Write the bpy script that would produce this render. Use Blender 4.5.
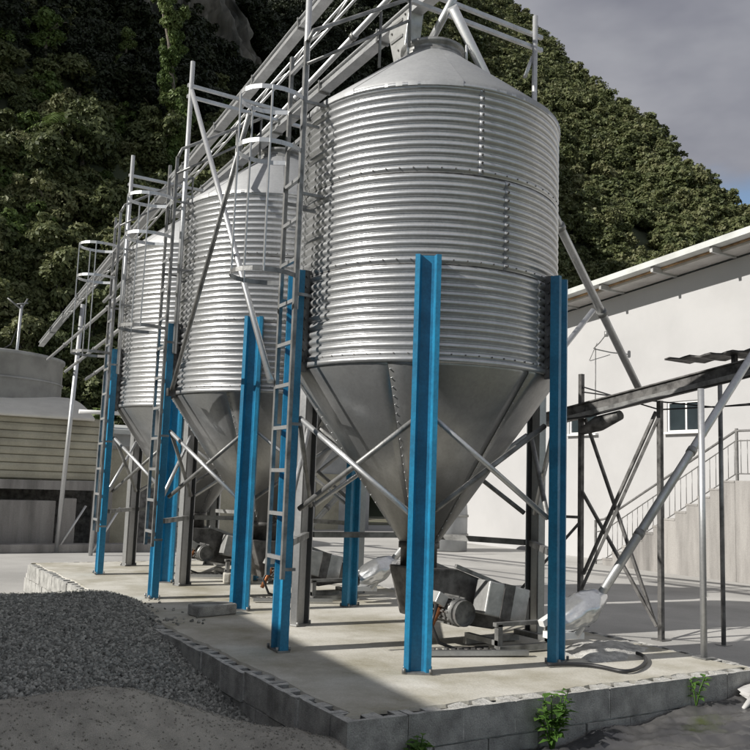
import bpy, math, random
import numpy as np
from mathutils import Vector, Matrix, Quaternion, noise as mnoise

for o in list(bpy.data.objects):
    bpy.data.objects.remove(o)
scene = bpy.context.scene
COL = scene.collection
PI = math.pi
random.seed(7)
RNG = np.random.default_rng(7)

# ------------------------------------------------------------------ camera
cam_d = bpy.data.cameras.new('camera')
cam_d.sensor_width = 36.0
cam_d.lens = 36.0 * 874.3 / 750.0
cam_d.clip_end = 3000
cam_d.clip_start = 0.05
cam = bpy.data.objects.new('camera', cam_d)
COL.objects.link(cam)
FW = Vector((0.5190255, 0.84565854, 0.12439523))
RT = Vector((0.84951337, -0.5264466, 0.03436598))
UP = Vector((-0.09454933, -0.08783859, 0.99163744))
CAM = Vector((-2.4796, -4.2092, 1.2704))
m = Matrix(((RT.x, UP.x, -FW.x, CAM.x), (RT.y, UP.y, -FW.y, CAM.y), (RT.z, UP.z, -FW.z, CAM.z), (0, 0, 0, 1)))
cam.matrix_world = m
scene.camera = cam

# ------------------------------------------------------------------ sun and sky
SUN_EL = math.radians(31.0)
SUN_AZ = math.radians(-6.0)      # direction the light travels, from +X
LDIR = Vector((math.cos(SUN_EL) * math.cos(SUN_AZ), math.cos(SUN_EL) * math.sin(SUN_AZ), -math.sin(SUN_EL)))
sd = bpy.data.lights.new('sun', 'SUN')
sd.energy = 4.9
sd.angle = math.radians(0.45)
sd.color = (1.0, 0.965, 0.90)
sun = bpy.data.objects.new('sun', sd)
COL.objects.link(sun)
sun.rotation_mode = 'QUATERNION'
sun.rotation_quaternion = LDIR.to_track_quat('-Z', 'Y')

world = bpy.data.worlds.new('World')
scene.world = world
world.use_nodes = True
wn = world.node_tree
wn.nodes.clear()


def N(nt, t, **kw):
    n = nt.nodes.new(t)
    for k, v in kw.items():
        if k == 'inputs':
            for kk, vv in v.items():
                n.inputs[kk].default_value = vv
        else:
            setattr(n, k, v)
    return n


wo = N(wn, 'ShaderNodeOutputWorld')
bg1 = N(wn, 'ShaderNodeBackground', inputs={'Strength': 0.10})
sky = N(wn, 'ShaderNodeTexSky', sky_type='NISHITA', sun_disc=False)
sky.sun_elevation = SUN_EL
sky.sun_rotation = math.atan2(-LDIR.x, -LDIR.y)
sky.air_density = 1.0
sky.dust_density = 0.6
wn.links.new(sky.outputs[0], bg1.inputs['Color'])
tc = N(wn, 'ShaderNodeTexCoord')
mp = N(wn, 'ShaderNodeMapping')
mp.inputs['Scale'].default_value = (1, 1, 2.2)
wn.links.new(tc.outputs['Generated'], mp.inputs['Vector'])
nz = N(wn, 'ShaderNodeTexNoise', inputs={'Scale': 2.3, 'Detail': 7.0, 'Roughness': 0.55, 'Distortion': 0.3})
wn.links.new(mp.outputs[0], nz.inputs['Vector'])
sep = N(wn, 'ShaderNodeSeparateXYZ')
wn.links.new(tc.outputs['Generated'], sep.inputs[0])
# cloud deck thins out low above the horizon
elev = N(wn, 'ShaderNodeMapRange', inputs={'From Min': 0.27, 'From Max': 0.40, 'To Min': -0.14, 'To Max': 0.34})
wn.links.new(sep.outputs['Z'], elev.inputs['Value'])
addn = N(wn, 'ShaderNodeMath', operation='ADD')
wn.links.new(nz.outputs['Fac'], addn.inputs[0])
wn.links.new(elev.outputs[0], addn.inputs[1])
cmask = N(wn, 'ShaderNodeMapRange', inputs={'From Min': 0.42, 'From Max': 0.62})
cmask.interpolation_type = 'SMOOTHSTEP'
wn.links.new(addn.outputs[0], cmask.inputs['Value'])
nz2 = N(wn, 'ShaderNodeTexNoise', inputs={'Scale': 3.1, 'Detail': 5.0, 'Roughness': 0.5})
wn.links.new(mp.outputs[0], nz2.inputs['Vector'])
cr = N(wn, 'ShaderNodeValToRGB')
cr.color_ramp.elements[0].position = 0.36
cr.color_ramp.elements[0].color = (0.20, 0.205, 0.242, 1)
cr.color_ramp.elements[1].position = 0.66
cr.color_ramp.elements[1].color = (0.40, 0.405, 0.43, 1)
wn.links.new(nz2.outputs['Fac'], cr.inputs[0])
bg2 = N(wn, 'ShaderNodeBackground', inputs={'Strength': 1.0})
wn.links.new(cr.outputs[0], bg2.inputs['Color'])
mx = N(wn, 'ShaderNodeMixShader')
wn.links.new(cmask.outputs[0], mx.inputs[0])
wn.links.new(bg1.outputs[0], mx.inputs[1])
wn.links.new(bg2.outputs[0], mx.inputs[2])
wn.links.new(mx.outputs[0], wo.inputs['Surface'])

scene.view_settings.view_transform = 'Standard'
scene.view_settings.look = 'None'
scene.view_settings.exposure = 0.20
scene.view_settings.gamma = 1.0
scene.render.engine = 'CYCLES'
scene.cycles.max_bounces = 6
scene.cycles.diffuse_bounces = 2
scene.cycles.glossy_bounces = 3
scene.cycles.transmission_bounces = 2

# ------------------------------------------------------------------ materials


def mat(name, col, rough=0.7, metal=0.0, var=0.15, scale=6.0, bump=0.0, bscale=40.0, col2=None, spec=0.5, streak=False, fleck=0.0):
    """Principled surface with object-space noise variation of colour, gloss and relief."""
    M = bpy.data.materials.new(name)
    M.use_nodes = True
    nt = M.node_tree
    b = nt.nodes['Principled BSDF']
    tcn = N(nt, 'ShaderNodeTexCoord')
    geo = N(nt, 'ShaderNodeNewGeometry')
    n1 = N(nt, 'ShaderNodeTexNoise', inputs={'Scale': scale, 'Detail': 6.0, 'Roughness': 0.6})
    src = geo.outputs['Position']
    if streak:
        mpn = N(nt, 'ShaderNodeMapping')
        mpn.inputs['Scale'].default_value = (1, 1, 0.12)
        nt.links.new(src, mpn.inputs['Vector'])
        src = mpn.outputs[0]
    nt.links.new(src, n1.inputs['Vector'])
    r = N(nt, 'ShaderNodeValToRGB')
    c = np.array(col)
    c2 = np.array(col2) if col2 is not None else c * (1 - 2.2 * var)
    r.color_ramp.elements[0].position = 0.33
    r.color_ramp.elements[0].color = (*np.clip(c2, 0, 1), 1)
    r.color_ramp.elements[1].position = 0.62
    r.color_ramp.elements[1].color = (*np.clip(c * (1 + 0.4 * var), 0, 1), 1)
    nt.links.new(n1.outputs['Fac'], r.inputs[0])
    out = r.outputs[0]
    if fleck > 0:
        v = N(nt, 'ShaderNodeTexNoise', inputs={'Scale': bscale * 1.7, 'Detail': 2.0})
        nt.links.new(geo.outputs['Position'], v.inputs['Vector'])
        mr = N(nt, 'ShaderNodeMapRange', inputs={'From Min': 0.3, 'From Max': 0.7, 'To Min': 1 - fleck, 'To Max': 1 + fleck})
        nt.links.new(v.outputs['Fac'], mr.inputs['Value'])
        mm = N(nt, 'ShaderNodeVectorMath', operation='SCALE')
        nt.links.new(out, mm.inputs[0])
        nt.links.new(mr.outputs[0], mm.inputs['Scale'])
        out = mm.outputs[0]
    nt.links.new(out, b.inputs['Base Color'])
    b.inputs['Metallic'].default_value = metal
    b.inputs['Specular IOR Level'].default_value = spec
    rr = N(nt, 'ShaderNodeMapRange', inputs={'From Min': 0.3, 'From Max': 0.7, 'To Min': min(1, rough * 1.15), 'To Max': rough * 0.85})
    nt.links.new(n1.outputs['Fac'], rr.inputs['Value'])
    nt.links.new(rr.outputs[0], b.inputs['Roughness'])
    if bump > 0:
        n2 = N(nt, 'ShaderNodeTexNoise', inputs={'Scale': bscale, 'Detail': 5.0, 'Roughness': 0.65})
        nt.links.new(geo.outputs['Position'], n2.inputs['Vector'])
        bp = N(nt, 'ShaderNodeBump', inputs={'Strength': bump, 'Distance': 0.02})
        nt.links.new(n2.outputs['Fac'], bp.inputs['Height'])
        nt.links.new(bp.outputs[0], b.inputs['Normal'])
    return M


def leaf_mat(name, cols, trans=0.25, rough=0.55):
    M = bpy.data.materials.new(name)
    M.use_nodes = True
    nt = M.node_tree
    nt.nodes.clear()
    out = N(nt, 'ShaderNodeOutputMaterial')
    oi = N(nt, 'ShaderNodeObjectInfo')
    geo = N(nt, 'ShaderNodeNewGeometry')
    add = N(nt, 'ShaderNodeMath', operation='MULTIPLY_ADD', inputs={1: 0.45, 2: 0.0})
    nt.links.new(geo.outputs['Random Per Island'], add.inputs[0])
    a2 = N(nt, 'ShaderNodeMath', operation='MULTIPLY_ADD', inputs={1: 0.55})
    nt.links.new(oi.outputs['Random'], a2.inputs[0])
    nt.links.new(add.outputs[0], a2.inputs[2])
    r = N(nt, 'ShaderNodeValToRGB')
    el = r.color_ramp.elements
    while len(el) < len(cols):
        el.new(0.5)
    for i, c in enumerate(cols):
        el[i].position = i / (len(cols) - 1)
        el[i].color = (*c, 1)
    nt.links.new(a2.outputs[0], r.inputs[0])
    b = N(nt, 'ShaderNodeBsdfPrincipled', inputs={'Roughness': rough, 'Specular IOR Level': 0.3})
    nt.links.new(r.outputs[0], b.inputs['Base Color'])
    t = N(nt, 'ShaderNodeBsdfTranslucent')
    nt.links.new(r.outputs[0], t.inputs['Color'])
    mxs = N(nt, 'ShaderNodeMixShader', inputs={0: trans})
    nt.links.new(b.outputs[0], mxs.inputs[1])
    nt.links.new(t.outputs[0], mxs.inputs[2])
    nt.links.new(mxs.outputs[0], out.inputs['Surface'])
    return M


def galv(name, base=0.62, rough=0.36, metal=0.9, stain=0.3):
    M = bpy.data.materials.new(name)
    M.use_nodes = True
    nt = M.node_tree
    b = nt.nodes['Principled BSDF']
    tcn = N(nt, 'ShaderNodeTexCoord')
    vo = N(nt, 'ShaderNodeTexVoronoi', inputs={'Scale': 55.0})
    nt.links.new(tcn.outputs['Object'], vo.inputs['Vector'])
    vs = N(nt, 'ShaderNodeSeparateColor')
    nt.links.new(vo.outputs['Color'], vs.inputs[0])
    geo = N(nt, 'ShaderNodeNewGeometry')
    mpn = N(nt, 'ShaderNodeMapping')
    mpn.inputs['Scale'].default_value = (1, 1, 0.25)
    nt.links.new(geo.outputs['Position'], mpn.inputs['Vector'])
    ns = N(nt, 'ShaderNodeTexNoise', inputs={'Scale': 5.0, 'Detail': 8.0, 'Roughness': 0.65})
    nt.links.new(mpn.outputs[0], ns.inputs['Vector'])
    mr = N(nt, 'ShaderNodeMapRange', inputs={'From Min': 0.0, 'From Max': 1.0, 'To Min': base * 0.94, 'To Max': base * 1.05})
    nt.links.new(vs.outputs[0], mr.inputs['Value'])
    st = N(nt, 'ShaderNodeMapRange', inputs={'From Min': 0.3, 'From Max': 0.62, 'To Min': 1 - stain, 'To Max': 1.0})
    nt.links.new(ns.outputs['Fac'], st.inputs['Value'])
    mu = N(nt, 'ShaderNodeMath', operation='MULTIPLY')
    nt.links.new(mr.outputs[0], mu.inputs[0])
    nt.links.new(st.outputs[0], mu.inputs[1])
    cc = N(nt, 'ShaderNodeCombineColor')
    nt.links.new(mu.outputs[0], cc.inputs[0])
    nt.links.new(mu.outputs[0], cc.inputs[1])
    nt.links.new(mu.outputs[0], cc.inputs[2])
    tint = N(nt, 'ShaderNodeMix', data_type='RGBA', blend_type='MULTIPLY')
    tint.inputs['Factor'].default_value = 1.0
    tint.inputs['B'].default_value = (0.99, 1.0, 1.01, 1)
    nt.links.new(cc.outputs[0], tint.inputs['A'])
    nt.links.new(tint.outputs['Result'], b.inputs['Base Color'])
    b.inputs['Metallic'].default_value = metal
    rr = N(nt, 'ShaderNodeMapRange', inputs={'From Min': 0.3, 'From Max': 0.7, 'To Min': rough * 1.3, 'To Max': rough * 0.85})
    nt.links.new(ns.outputs['Fac'], rr.inputs['Value'])
    nt.links.new(rr.outputs[0], b.inputs['Roughness'])
    bp = N(nt, 'ShaderNodeBump', inputs={'Strength': 0.12, 'Distance': 0.01})
    n3 = N(nt, 'ShaderNodeTexNoise', inputs={'Scale': 9.0, 'Detail': 3.0})
    nt.links.new(geo.outputs['Position'], n3.inputs['Vector'])
    nt.links.new(n3.outputs['Fac'], bp.inputs['Height'])
    nt.links.new(bp.outputs[0], b.inputs['Normal'])
    return M


MT = {
    'galv': galv('galvanised_sheet', 0.56, 0.33, 0.72, 0.14),
    'galv_smooth': galv('galvanised_plate', 0.40, 0.36, 0.8, 0.15),
    'galv_roof': galv('galvanised_roof', 0.40, 0.55, 0.6, 0.08),
    'pipe': galv('galvanised_pipe', 0.62, 0.42, 0.8, 0.25),
    'steel_dark': mat('weathered_steel', (0.16, 0.155, 0.15), 0.55, 0.5, 0.3, 9, 0.15, 60),
    'steel_grey': mat('grey_steel', (0.30, 0.30, 0.295), 0.5, 0.6, 0.25, 7, 0.1, 60),
    'blue': mat('blue_film', (0.018, 0.195, 0.35), 0.40, 0.0, 0.2, 5, 0.08, 30, col2=(0.014, 0.14, 0.26), fleck=0.12),
    'concrete': mat('slab_concrete', (0.56, 0.54, 0.49), 0.85, 0, 0.14, 1.3, 0.25, 45, col2=(0.31, 0.285, 0.215), fleck=0.08),
    'yard': mat('yard_concrete', (0.44, 0.43, 0.41), 0.85, 0, 0.12, 0.5, 0.2, 30, fleck=0.07),
    'earth': mat('site_earth', (0.15, 0.135, 0.10), 0.95, 0, 0.25, 0.8, 0.6, 12, col2=(0.06, 0.075, 0.035), fleck=0.2),
    'block': mat('block_concrete', (0.40, 0.395, 0.375), 0.92, 0, 0.22, 6, 0.6, 90, fleck=0.2),
    'mortar': mat('mortar', (0.56, 0.55, 0.52), 0.95, 0, 0.2, 12, 0.7, 60, fleck=0.15),
    'stairc': mat('stair_concrete', (0.31, 0.295, 0.28), 0.9, 0, 0.22, 2.2, 0.3, 40, streak=True, fleck=0.08),
    'white': mat('white_render', (0.43, 0.425, 0.425), 0.8, 0, 0.03, 0.8, 0.08, 30),
    'fascia': mat('fascia_sheet', (0.55, 0.56, 0.54), 0.6, 0.1, 0.12, 1.5),
    'rust': mat('rusty_flashing', (0.42, 0.27, 0.14), 0.8, 0, 0.3, 3),
    'soffit': mat('soffit_panel', (0.52, 0.50, 0.48), 0.8, 0, 0.1, 2),
    'purlin': mat('purlin_steel', (0.48, 0.48, 0.47), 0.5, 0.4, 0.12, 5),
    'glass': mat('dark_glass', (0.03, 0.04, 0.045), 0.08, 0, 0.1, 2, spec=0.8),
    'frame': mat('window_frame', (0.72, 0.72, 0.71), 0.5, 0, 0.05, 4),
    'railing': mat('railing_steel', (0.26, 0.255, 0.25), 0.45, 0.5, 0.2, 8),
    'beige': mat('beige_cladding', (0.42, 0.395, 0.31), 0.7, 0, 0.14, 1.3, 0.15, 20, fleck=0.06),
    'cream': mat('cream_sheet', (0.72, 0.70, 0.64), 0.6, 0, 0.06, 2, 0.1, 5),
    'tank': mat('grey_tank', (0.36, 0.355, 0.335), 0.7, 0, 0.12, 2),
    'tank_pale': mat('pale_tank', (0.40, 0.41, 0.42), 0.55, 0, 0.1, 2),
    'black': mat('black_plastic', (0.02, 0.02, 0.022), 0.5, 0, 0.1, 5),
    'motor': mat('motor_paint', (0.20, 0.20, 0.195), 0.45, 0.4, 0.25, 14, 0.15, 60),
    'cover': mat('cover_plate', (0.50, 0.50, 0.49), 0.42, 0.5, 0.15, 9, 0.1, 60),
    'copper': mat('copper_wire', (0.40, 0.16, 0.07), 0.5, 0.7, 0.2, 20),
    'foil': galv('foil_wrap', 0.72, 0.30, 0.85, 0.2),
    'sandm': mat('sand', (0.47, 0.44, 0.385), 0.95, 0, 0.12, 9, 0.7, 190, fleck=0.28),
    'gravelbase': mat('gravel_bed', (0.12, 0.12, 0.115), 0.95, 0, 0.2, 9, 0.9, 60),
    'dirt': mat('damp_dirt', (0.14, 0.125, 0.10), 0.95, 0, 0.3, 4, 0.8, 40, fleck=0.2),
    'rag': mat('white_plastic_bag', (0.46, 0.45, 0.44), 0.6, 0, 0.08, 9),
    'hillsoil': mat('hill_soil', (0.05, 0.06, 0.03), 0.95, 0, 0.3, 0.15, 0.5, 1.0),
    'bark': mat('bark', (0.16, 0.14, 0.11), 0.9, 0, 0.3, 3, 0.5, 20),
    'leaf': leaf_mat('hill_leaves', [(0.055, 0.070, 0.030), (0.105, 0.125, 0.050), (0.155, 0.168, 0.075), (0.21, 0.205, 0.11)]),
    'leaf_dark': leaf_mat('shade_toned_leaves', [(0.012, 0.018, 0.009), (0.022, 0.030, 0.014), (0.038, 0.046, 0.022)], 0.15),  # shade of the upper left mountain put into the leaf colour
    'leaf_pale': leaf_mat('pale_leaves', [(0.07, 0.12, 0.03), (0.12, 0.17, 0.05), (0.17, 0.21, 0.08)]),
    'weed': leaf_mat('weed_leaves', [(0.05, 0.12, 0.02), (0.10, 0.20, 0.04), (0.16, 0.27, 0.06)], 0.35),
}


def rock_mat():
    M = mat('cliff_rock', (0.13, 0.12, 0.10), 0.95, 0, 0.35, 0.35, 0.8, 0.8, streak=True, col2=(0.02, 0.021, 0.018))
    return M


MT['rock'] = rock_mat()


def gravel_mat():
    M = bpy.data.materials.new('gravel_stone')
    M.use_nodes = True
    nt = M.node_tree
    b = nt.nodes['Principled BSDF']
    geo = N(nt, 'ShaderNodeNewGeometry')
    r = N(nt, 'ShaderNodeValToRGB')
    e = r.color_ramp.elements
    e[0].color = (0.12, 0.12, 0.108, 1)
    e[1].color = (0.46, 0.45, 0.41, 1)
    e.new(0.6).color = (0.29, 0.29, 0.265, 1)
    nt.links.new(geo.outputs['Random Per Island'], r.inputs[0])
    nt.links.new(r.outputs[0], b.inputs['Base Color'])
    b.inputs['Roughness'].default_value = 0.9
    return M


MT['stone'] = gravel_mat()


def tarp_mat():
    M = bpy.data.materials.new('black_plastic_sheet')
    M.use_nodes = True
    nt = M.node_tree
    b = nt.nodes['Principled BSDF']
    geo = N(nt, 'ShaderNodeNewGeometry')
    n1 = N(nt, 'ShaderNodeTexNoise', inputs={'Scale': 2.2, 'Detail': 6.0})
    nt.links.new(geo.outputs['Position'], n1.inputs['Vector'])
    r = N(nt, 'ShaderNodeValToRGB')
    e = r.color_ramp.elements
    e[0].position = 0.42
    e[0].color = (0.04, 0.04, 0.043, 1)
    e[1].position = 0.66
    e[1].color = (0.095, 0.092, 0.09, 1)
    nt.links.new(n1.outputs['Fac'], r.inputs[0])
    n2 = N(nt, 'ShaderNodeTexNoise', inputs={'Scale': 1.3, 'Detail': 5.0})
    nt.links.new(geo.outputs['Position'], n2.inputs['Vector'])
    mrr = N(nt, 'ShaderNodeMapRange', inputs={'From Min': 0.60, 'From Max': 0.66})
    nt.links.new(n2.outputs['Fac'], mrr.inputs['Value'])
    mxx = N(nt, 'ShaderNodeMix', data_type='RGBA')
    mxx.inputs['B'].default_value = (0.05, 0.06, 0.02, 1)
    nt.links.new(mrr.outputs[0], mxx.inputs['Factor'])
    nt.links.new(r.outputs[0], mxx.inputs['A'])
    nt.links.new(mxx.outputs['Result'], b.inputs['Base Color'])
    b.inputs['Roughness'].default_value = 0.30
    return M


MT['tarp'] = tarp_mat()

# ------------------------------------------------------------------ mesh helpers


class MB:
    def __init__(self):
        self.v = []
        self.f = []
        self.s = []

    def add(self, vs, fs, smooth=False):
        o = len(self.v)
        self.v += [tuple(p) for p in vs]
        self.f += [tuple(i + o for i in f) for f in fs]
        self.s += [smooth] * len(fs)
        return self

    def box(self, c, s, rot=None):
        c = Vector(c)
        h = Vector(s) / 2
        R = rot if rot is not None else Matrix.Identity(3)
        vs = [c + R @ Vector((x * h.x, y * h.y, z * h.z)) for x in (-1, 1) for y in (-1, 1) for z in (-1, 1)]
        return self.add(vs, [(0, 1, 3, 2), (4, 6, 7, 5), (0, 4, 5, 1), (2, 3, 7, 6), (0, 2, 6, 4), (1, 5, 7, 3)])

    def bar(self, p0, p1, w, h=None, up=(0, 0, 1)):
        p0, p1 = Vector(p0), Vector(p1)
        h = h or w
        d = p1 - p0
        L = d.length
        d.normalize()
        upv = Vector(up)
        if abs(d.dot(upv)) > 0.98:
            upv = Vector((1, 0, 0))
        sx = d.cross(upv).normalized()
        sz = sx.cross(d)
        R = Matrix((sx, d, sz)).transposed()
        return self.box((p0 + p1) / 2, (w, L, h), R)

    def tube(self, pts, r, n=10, cap=True, smooth=True):
        pts = [Vector(p) for p in pts]
        rs = r if isinstance(r, (list, tuple)) else [r] * len(pts)
        o = len(self.v)
        prev = None
        for i, p in enumerate(pts):
            a = pts[max(i - 1, 0)]
            b = pts[min(i + 1, len(pts) - 1)]
            d = (b - a).normalized()
            if prev is None:
                u = d.cross(Vector((0, 0, 1)) if abs(d.z) < 0.95 else Vector((1, 0, 0))).normalized()
            else:
                u = (prev - d * prev.dot(d)).normalized()
            prev = u
            w = d.cross(u)
            for k in range(n):
                t = 2 * PI * k / n
                self.v.append(tuple(p + (u * math.cos(t) + w * math.sin(t)) * rs[i]))
        for i in range(len(pts) - 1):
            for k in range(n):
                k2 = (k + 1) % n
                self.f.append((o + i * n + k, o + i * n + k2, o + (i + 1) * n + k2, o + (i + 1) * n + k))
                self.s.append(smooth)
        if cap:
            self.f.append(tuple(o + k for k in range(n))[::-1])
            self.s.append(False)
            e = o + (len(pts) - 1) * n
            self.f.append(tuple(e + k for k in range(n)))
            self.s.append(False)
        return self

    def lathe(self, prof, n=48, a0=0.0, a1=2 * PI, c=(0, 0, 0), smooth=True, rofs=None):
        """prof: list of (r,z)"""
        full = abs(a1 - a0 - 2 * PI) < 1e-6
        m = n if full else n + 1
        o = len(self.v)
        for i in range(m):
            t = a0 + (a1 - a0) * i / n
            dr = rofs(i / n) if rofs else 0
            for r, z in prof:
                self.v.append((c[0] + (r + dr) * math.cos(t), c[1] + (r + dr) * math.sin(t), c[2] + z))
        k = len(prof)
        for i in range(n):
            i2 = (i + 1) % m
            for j in range(k - 1):
                self.f.append((o + i * k + j, o + i2 * k + j, o + i2 * k + j + 1, o + i * k + j + 1))
                self.s.append(smooth)
        return self

    def prism(self, poly, p0, ax_u, ax_v, ax_w, length):
        p0, ax_u, ax_v, ax_w = Vector(p0), Vector(ax_u), Vector(ax_v), Vector(ax_w)
        k = len(poly)
        vs = [p0 + ax_u * a + ax_v * b for a, b in poly] + [p0 + ax_u * a + ax_v * b + ax_w * length for a, b in poly]
        fs = [tuple(range(k))[::-1], tuple(range(k, 2 * k))] + [(i, (i + 1) % k, k + (i + 1) % k, k + i) for i in range(k)]
        return self.add(vs, fs)

    def mesh(self, name):
        me = bpy.data.meshes.new(name)
        me.from_pydata(self.v, [], self.f)
        me.polygons.foreach_set('use_smooth', self.s)
        me.update()
        return me

    def build(self, name, material, parent=None, bevel=0.0):
        me = self.mesh(name)
        mats = material if isinstance(material, (list, tuple)) else [material]
        for q in mats:
            me.materials.append(MT[q])
        o = bpy.data.objects.new(name, me)
        COL.objects.link(o)
        if parent is not None:
            o.parent = parent
        if bevel > 0:
            b = o.modifiers.new('bevel', 'BEVEL')
            b.width = bevel
            b.segments = 2
            b.limit_method = 'ANGLE'
        return o


def tag(o, label=None, cat=None, group=None, kind=None):
    if label:
        o['label'] = label
    if cat:
        o['category'] = cat
    if group:
        o['group'] = group
    if kind:
        o['kind'] = kind
    return o


def thing(name, label, cat, loc=(0, 0, 0), group=None):
    o = bpy.data.objects.new(name, None)
    o.location = loc
    COL.objects.link(o)
    o.empty_display_size = 0.3
    return tag(o, label, cat, group)


def copy_tree(o, parent=None):
    c = o.copy()
    COL.objects.link(c)
    c.parent = parent
    for ch in list(o.children):
        copy_tree(ch, c)
    return c


def part_copy(src, name, parent, loc=(0, 0, 0), rz=0.0):
    c = bpy.data.objects.new(name, src.data)
    COL.objects.link(c)
    c.parent = parent
    c.location = loc
    c.rotation_euler = (0, 0, rz)
    for md in src.modifiers:
        n = c.modifiers.new(md.name, md.type)
        for a in ('width', 'segments', 'limit_method', 'thickness', 'offset', 'material_offset', 'material_offset_rim'):
            if hasattr(md, a):
                setattr(n, a, getattr(md, a))
    return c


def fbm(x, y, z=0.0, oct=4):
    return mnoise.fractal(Vector((x, y, z)), 0.7, 2.0, oct)


GZ = -0.40      # yard level; the silo plinth top is z = 0

# ------------------------------------------------------------------ terrain


def ray_dir(px, py):
    return (FW + RT * ((px - 375) / 874.3) - UP * ((py - 375) / 874.3)).normalized()


def ridge_pt(px, py, D):
    d = ray_dir(px, py)
    h = math.hypot(d.x, d.y)
    return (CAM.x + d.x / h * D, CAM.y + d.y / h * D, CAM.z + d.z / h * D)


# skyline of the right-hand hill: bearing from the yard (degrees east of +Y) against slope angle of its crest 300 m out
HILL_BEARING = np.radians([-12.0, 20.0, 30.0, 34.3, 37.2, 40.9, 43.5, 46.0, 48.6, 51.7, 55.1, 61.0, 70.0, 82.0])
HILL_RISE = np.array([0.64, 0.66, 0.68, 0.675, 0.635, 0.574, 0.53, 0.477, 0.430, 0.376, 0.312, 0.20, 0.10, 0.0])
HILL_FOOT = np.array([45, 45, 50, 62, 84, 100, 106, 112, 118, 124, 130, 140, 170, 220.0])
GRADE = 0.8
HILL_CREST = HILL_FOOT / (1 - (HILL_RISE - 0.02) / GRADE)
# the mountain on the left, close behind the tank; its unseen west end is added to shade the visible face
RIDGE_L = [(-230, 172, 180), (-150, 156, 170), (-85, 140, 148), (-40, 127, 126), (0, 119, 112), (24, 117, 90), (42, 116, 62), (56, 112, 30)]


def seg_height(X, Y, pts, slope, power=1.0):
    best = np.full(X.shape, -1e9)
    for (x0, y0, z0), (x1, y1, z1) in zip(pts[:-1], pts[1:]):
        dx, dy = x1 - x0, y1 - y0
        L2 = dx * dx + dy * dy
        t = np.clip(((X - x0) * dx + (Y - y0) * dy) / L2, 0, 1)
        D = np.hypot(X - (x0 + t * dx), Y - (y0 + t * dy))
        best = np.maximum(best, (z0 + t * (z1 - z0)) - D * slope)
    return best


gx = np.arange(-230, 500, 3.0)
gy = np.arange(22, 420, 3.0)
XX, YY = np.meshgrid(gx, gy)
NS = np.array([[fbm(x / 38, y / 38, 1.7, 5) for x in gx] for y in gy])
NS2 = np.array([[fbm(x / 11, y / 11, 4.1, 3) for x in gx] for y in gy])
_b = np.arctan2(XX + 2.5, YY + 4.2)
_d = np.hypot(XX + 2.5, YY + 4.2)
CREST = np.interp(_b, HILL_BEARING, HILL_CREST)
_ft = np.interp(_b, HILL_BEARING, HILL_FOOT)
hr = np.where(_d < CREST, GRADE * (_d - _ft), GRADE * (CREST - _ft) - 0.45 * (_d - CREST))
hr = np.where(_b < HILL_BEARING[0], -50, hr)
hl = seg_height(XX, YY, RIDGE_L, 1.30)
hl = np.maximum(hl, seg_height(XX, YY, [(-215, 96, 200), (-120, 83, 160), (-86, 81.5, 150), (-72, 83, 142)], 3.0))  # unseen steep cliff added in the west to shade the upper slope
# the lower skirt of the left mountain is gentler
skirt = 30 - (np.clip(96 - YY, 0, 1e9)) * 0.52 - np.clip(XX - 75, 0, 1e9) * 0.5
hl = np.maximum(hl, skirt)
ZZ = np.maximum(hr, hl)
amp = np.clip(ZZ / 25, 0, 1)
ZZ = ZZ + amp * (NS * 5.0 + NS2 * 1.6)
ZZ = np.maximum(ZZ, GZ - 3.0)


def terrain_z(x, y):
    fx = np.clip((np.asarray(x) - gx[0]) / 3.0, 0, len(gx) - 1.001)
    fy = np.clip((np.asarray(y) - gy[0]) / 3.0, 0, len(gy) - 1.001)
    ix, iy = fx.astype(int), fy.astype(int)
    u, v = fx - ix, fy - iy
    return (ZZ[iy, ix] * (1 - u) * (1 - v) + ZZ[iy, ix + 1] * u * (1 - v) + ZZ[iy + 1, ix] * (1 - u) * v + ZZ[iy + 1, ix + 1] * u * v)


vs = np.stack([XX, YY, ZZ], -1).reshape(-1, 3)
ny, nx = XX.shape
idx = np.arange(ny * nx).reshape(ny, nx)
quads = np.stack([idx[:-1, :-1], idx[:-1, 1:], idx[1:, 1:], idx[1:, :-1]], -1).reshape(-1, 4)
me = bpy.data.meshes.new('hills')
me.from_pydata(vs.tolist(), [], quads.tolist())
me.materials.append(MT['hillsoil'])
me.polygons.foreach_set('use_smooth', [True] * len(quads))
hills = bpy.data.objects.new('hills', me)
COL.objects.link(hills)
tag(hills, kind='structure')

# rock face showing through near the top of the left mountain
rb = MB()
nu, nv = 90, 80
pts = []
for j in range(nv + 1):
    for i in range(nu + 1):
        x = 10 + 24 * i / nu
        z = 38 + 46 * j / nv
        # follow the slope of the mountain at this height
        y = 112 - (105 - z) / 1.30 + 4.0 * 0
        lo, hi = 40.0, 118.0
        for _ in range(18):
            mid = (lo + hi) / 2
            if terrain_z(x, mid) < z:
                lo = mid
            else:
                hi = mid
        edge = min(i / nu, 1 - i / nu) * 2
        bulge = 3.2 * min(1, edge * 2.5) * min(1, (j / nv) * 5) - 1.2
        col = 2.2 * fbm(x / 2.6, z / 22, 3.3, 4) + 1.2 * fbm(x / 1.0, z / 5, 8.3, 3)
        pts.append((x + 0.8 * fbm(x / 3, z / 3, 9.1, 3), lo - bulge - col, z))
rb.add(pts, [(j * (nu + 1) + i, j * (nu + 1) + i + 1, (j + 1) * (nu + 1) + i + 1, (j + 1) * (nu + 1) + i) for j in range(nv) for i in range(nu)], True)
rock = rb.build('cliff', 'rock')
tag(rock, kind='structure')

# ------------------------------------------------------------------ vegetation


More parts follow.
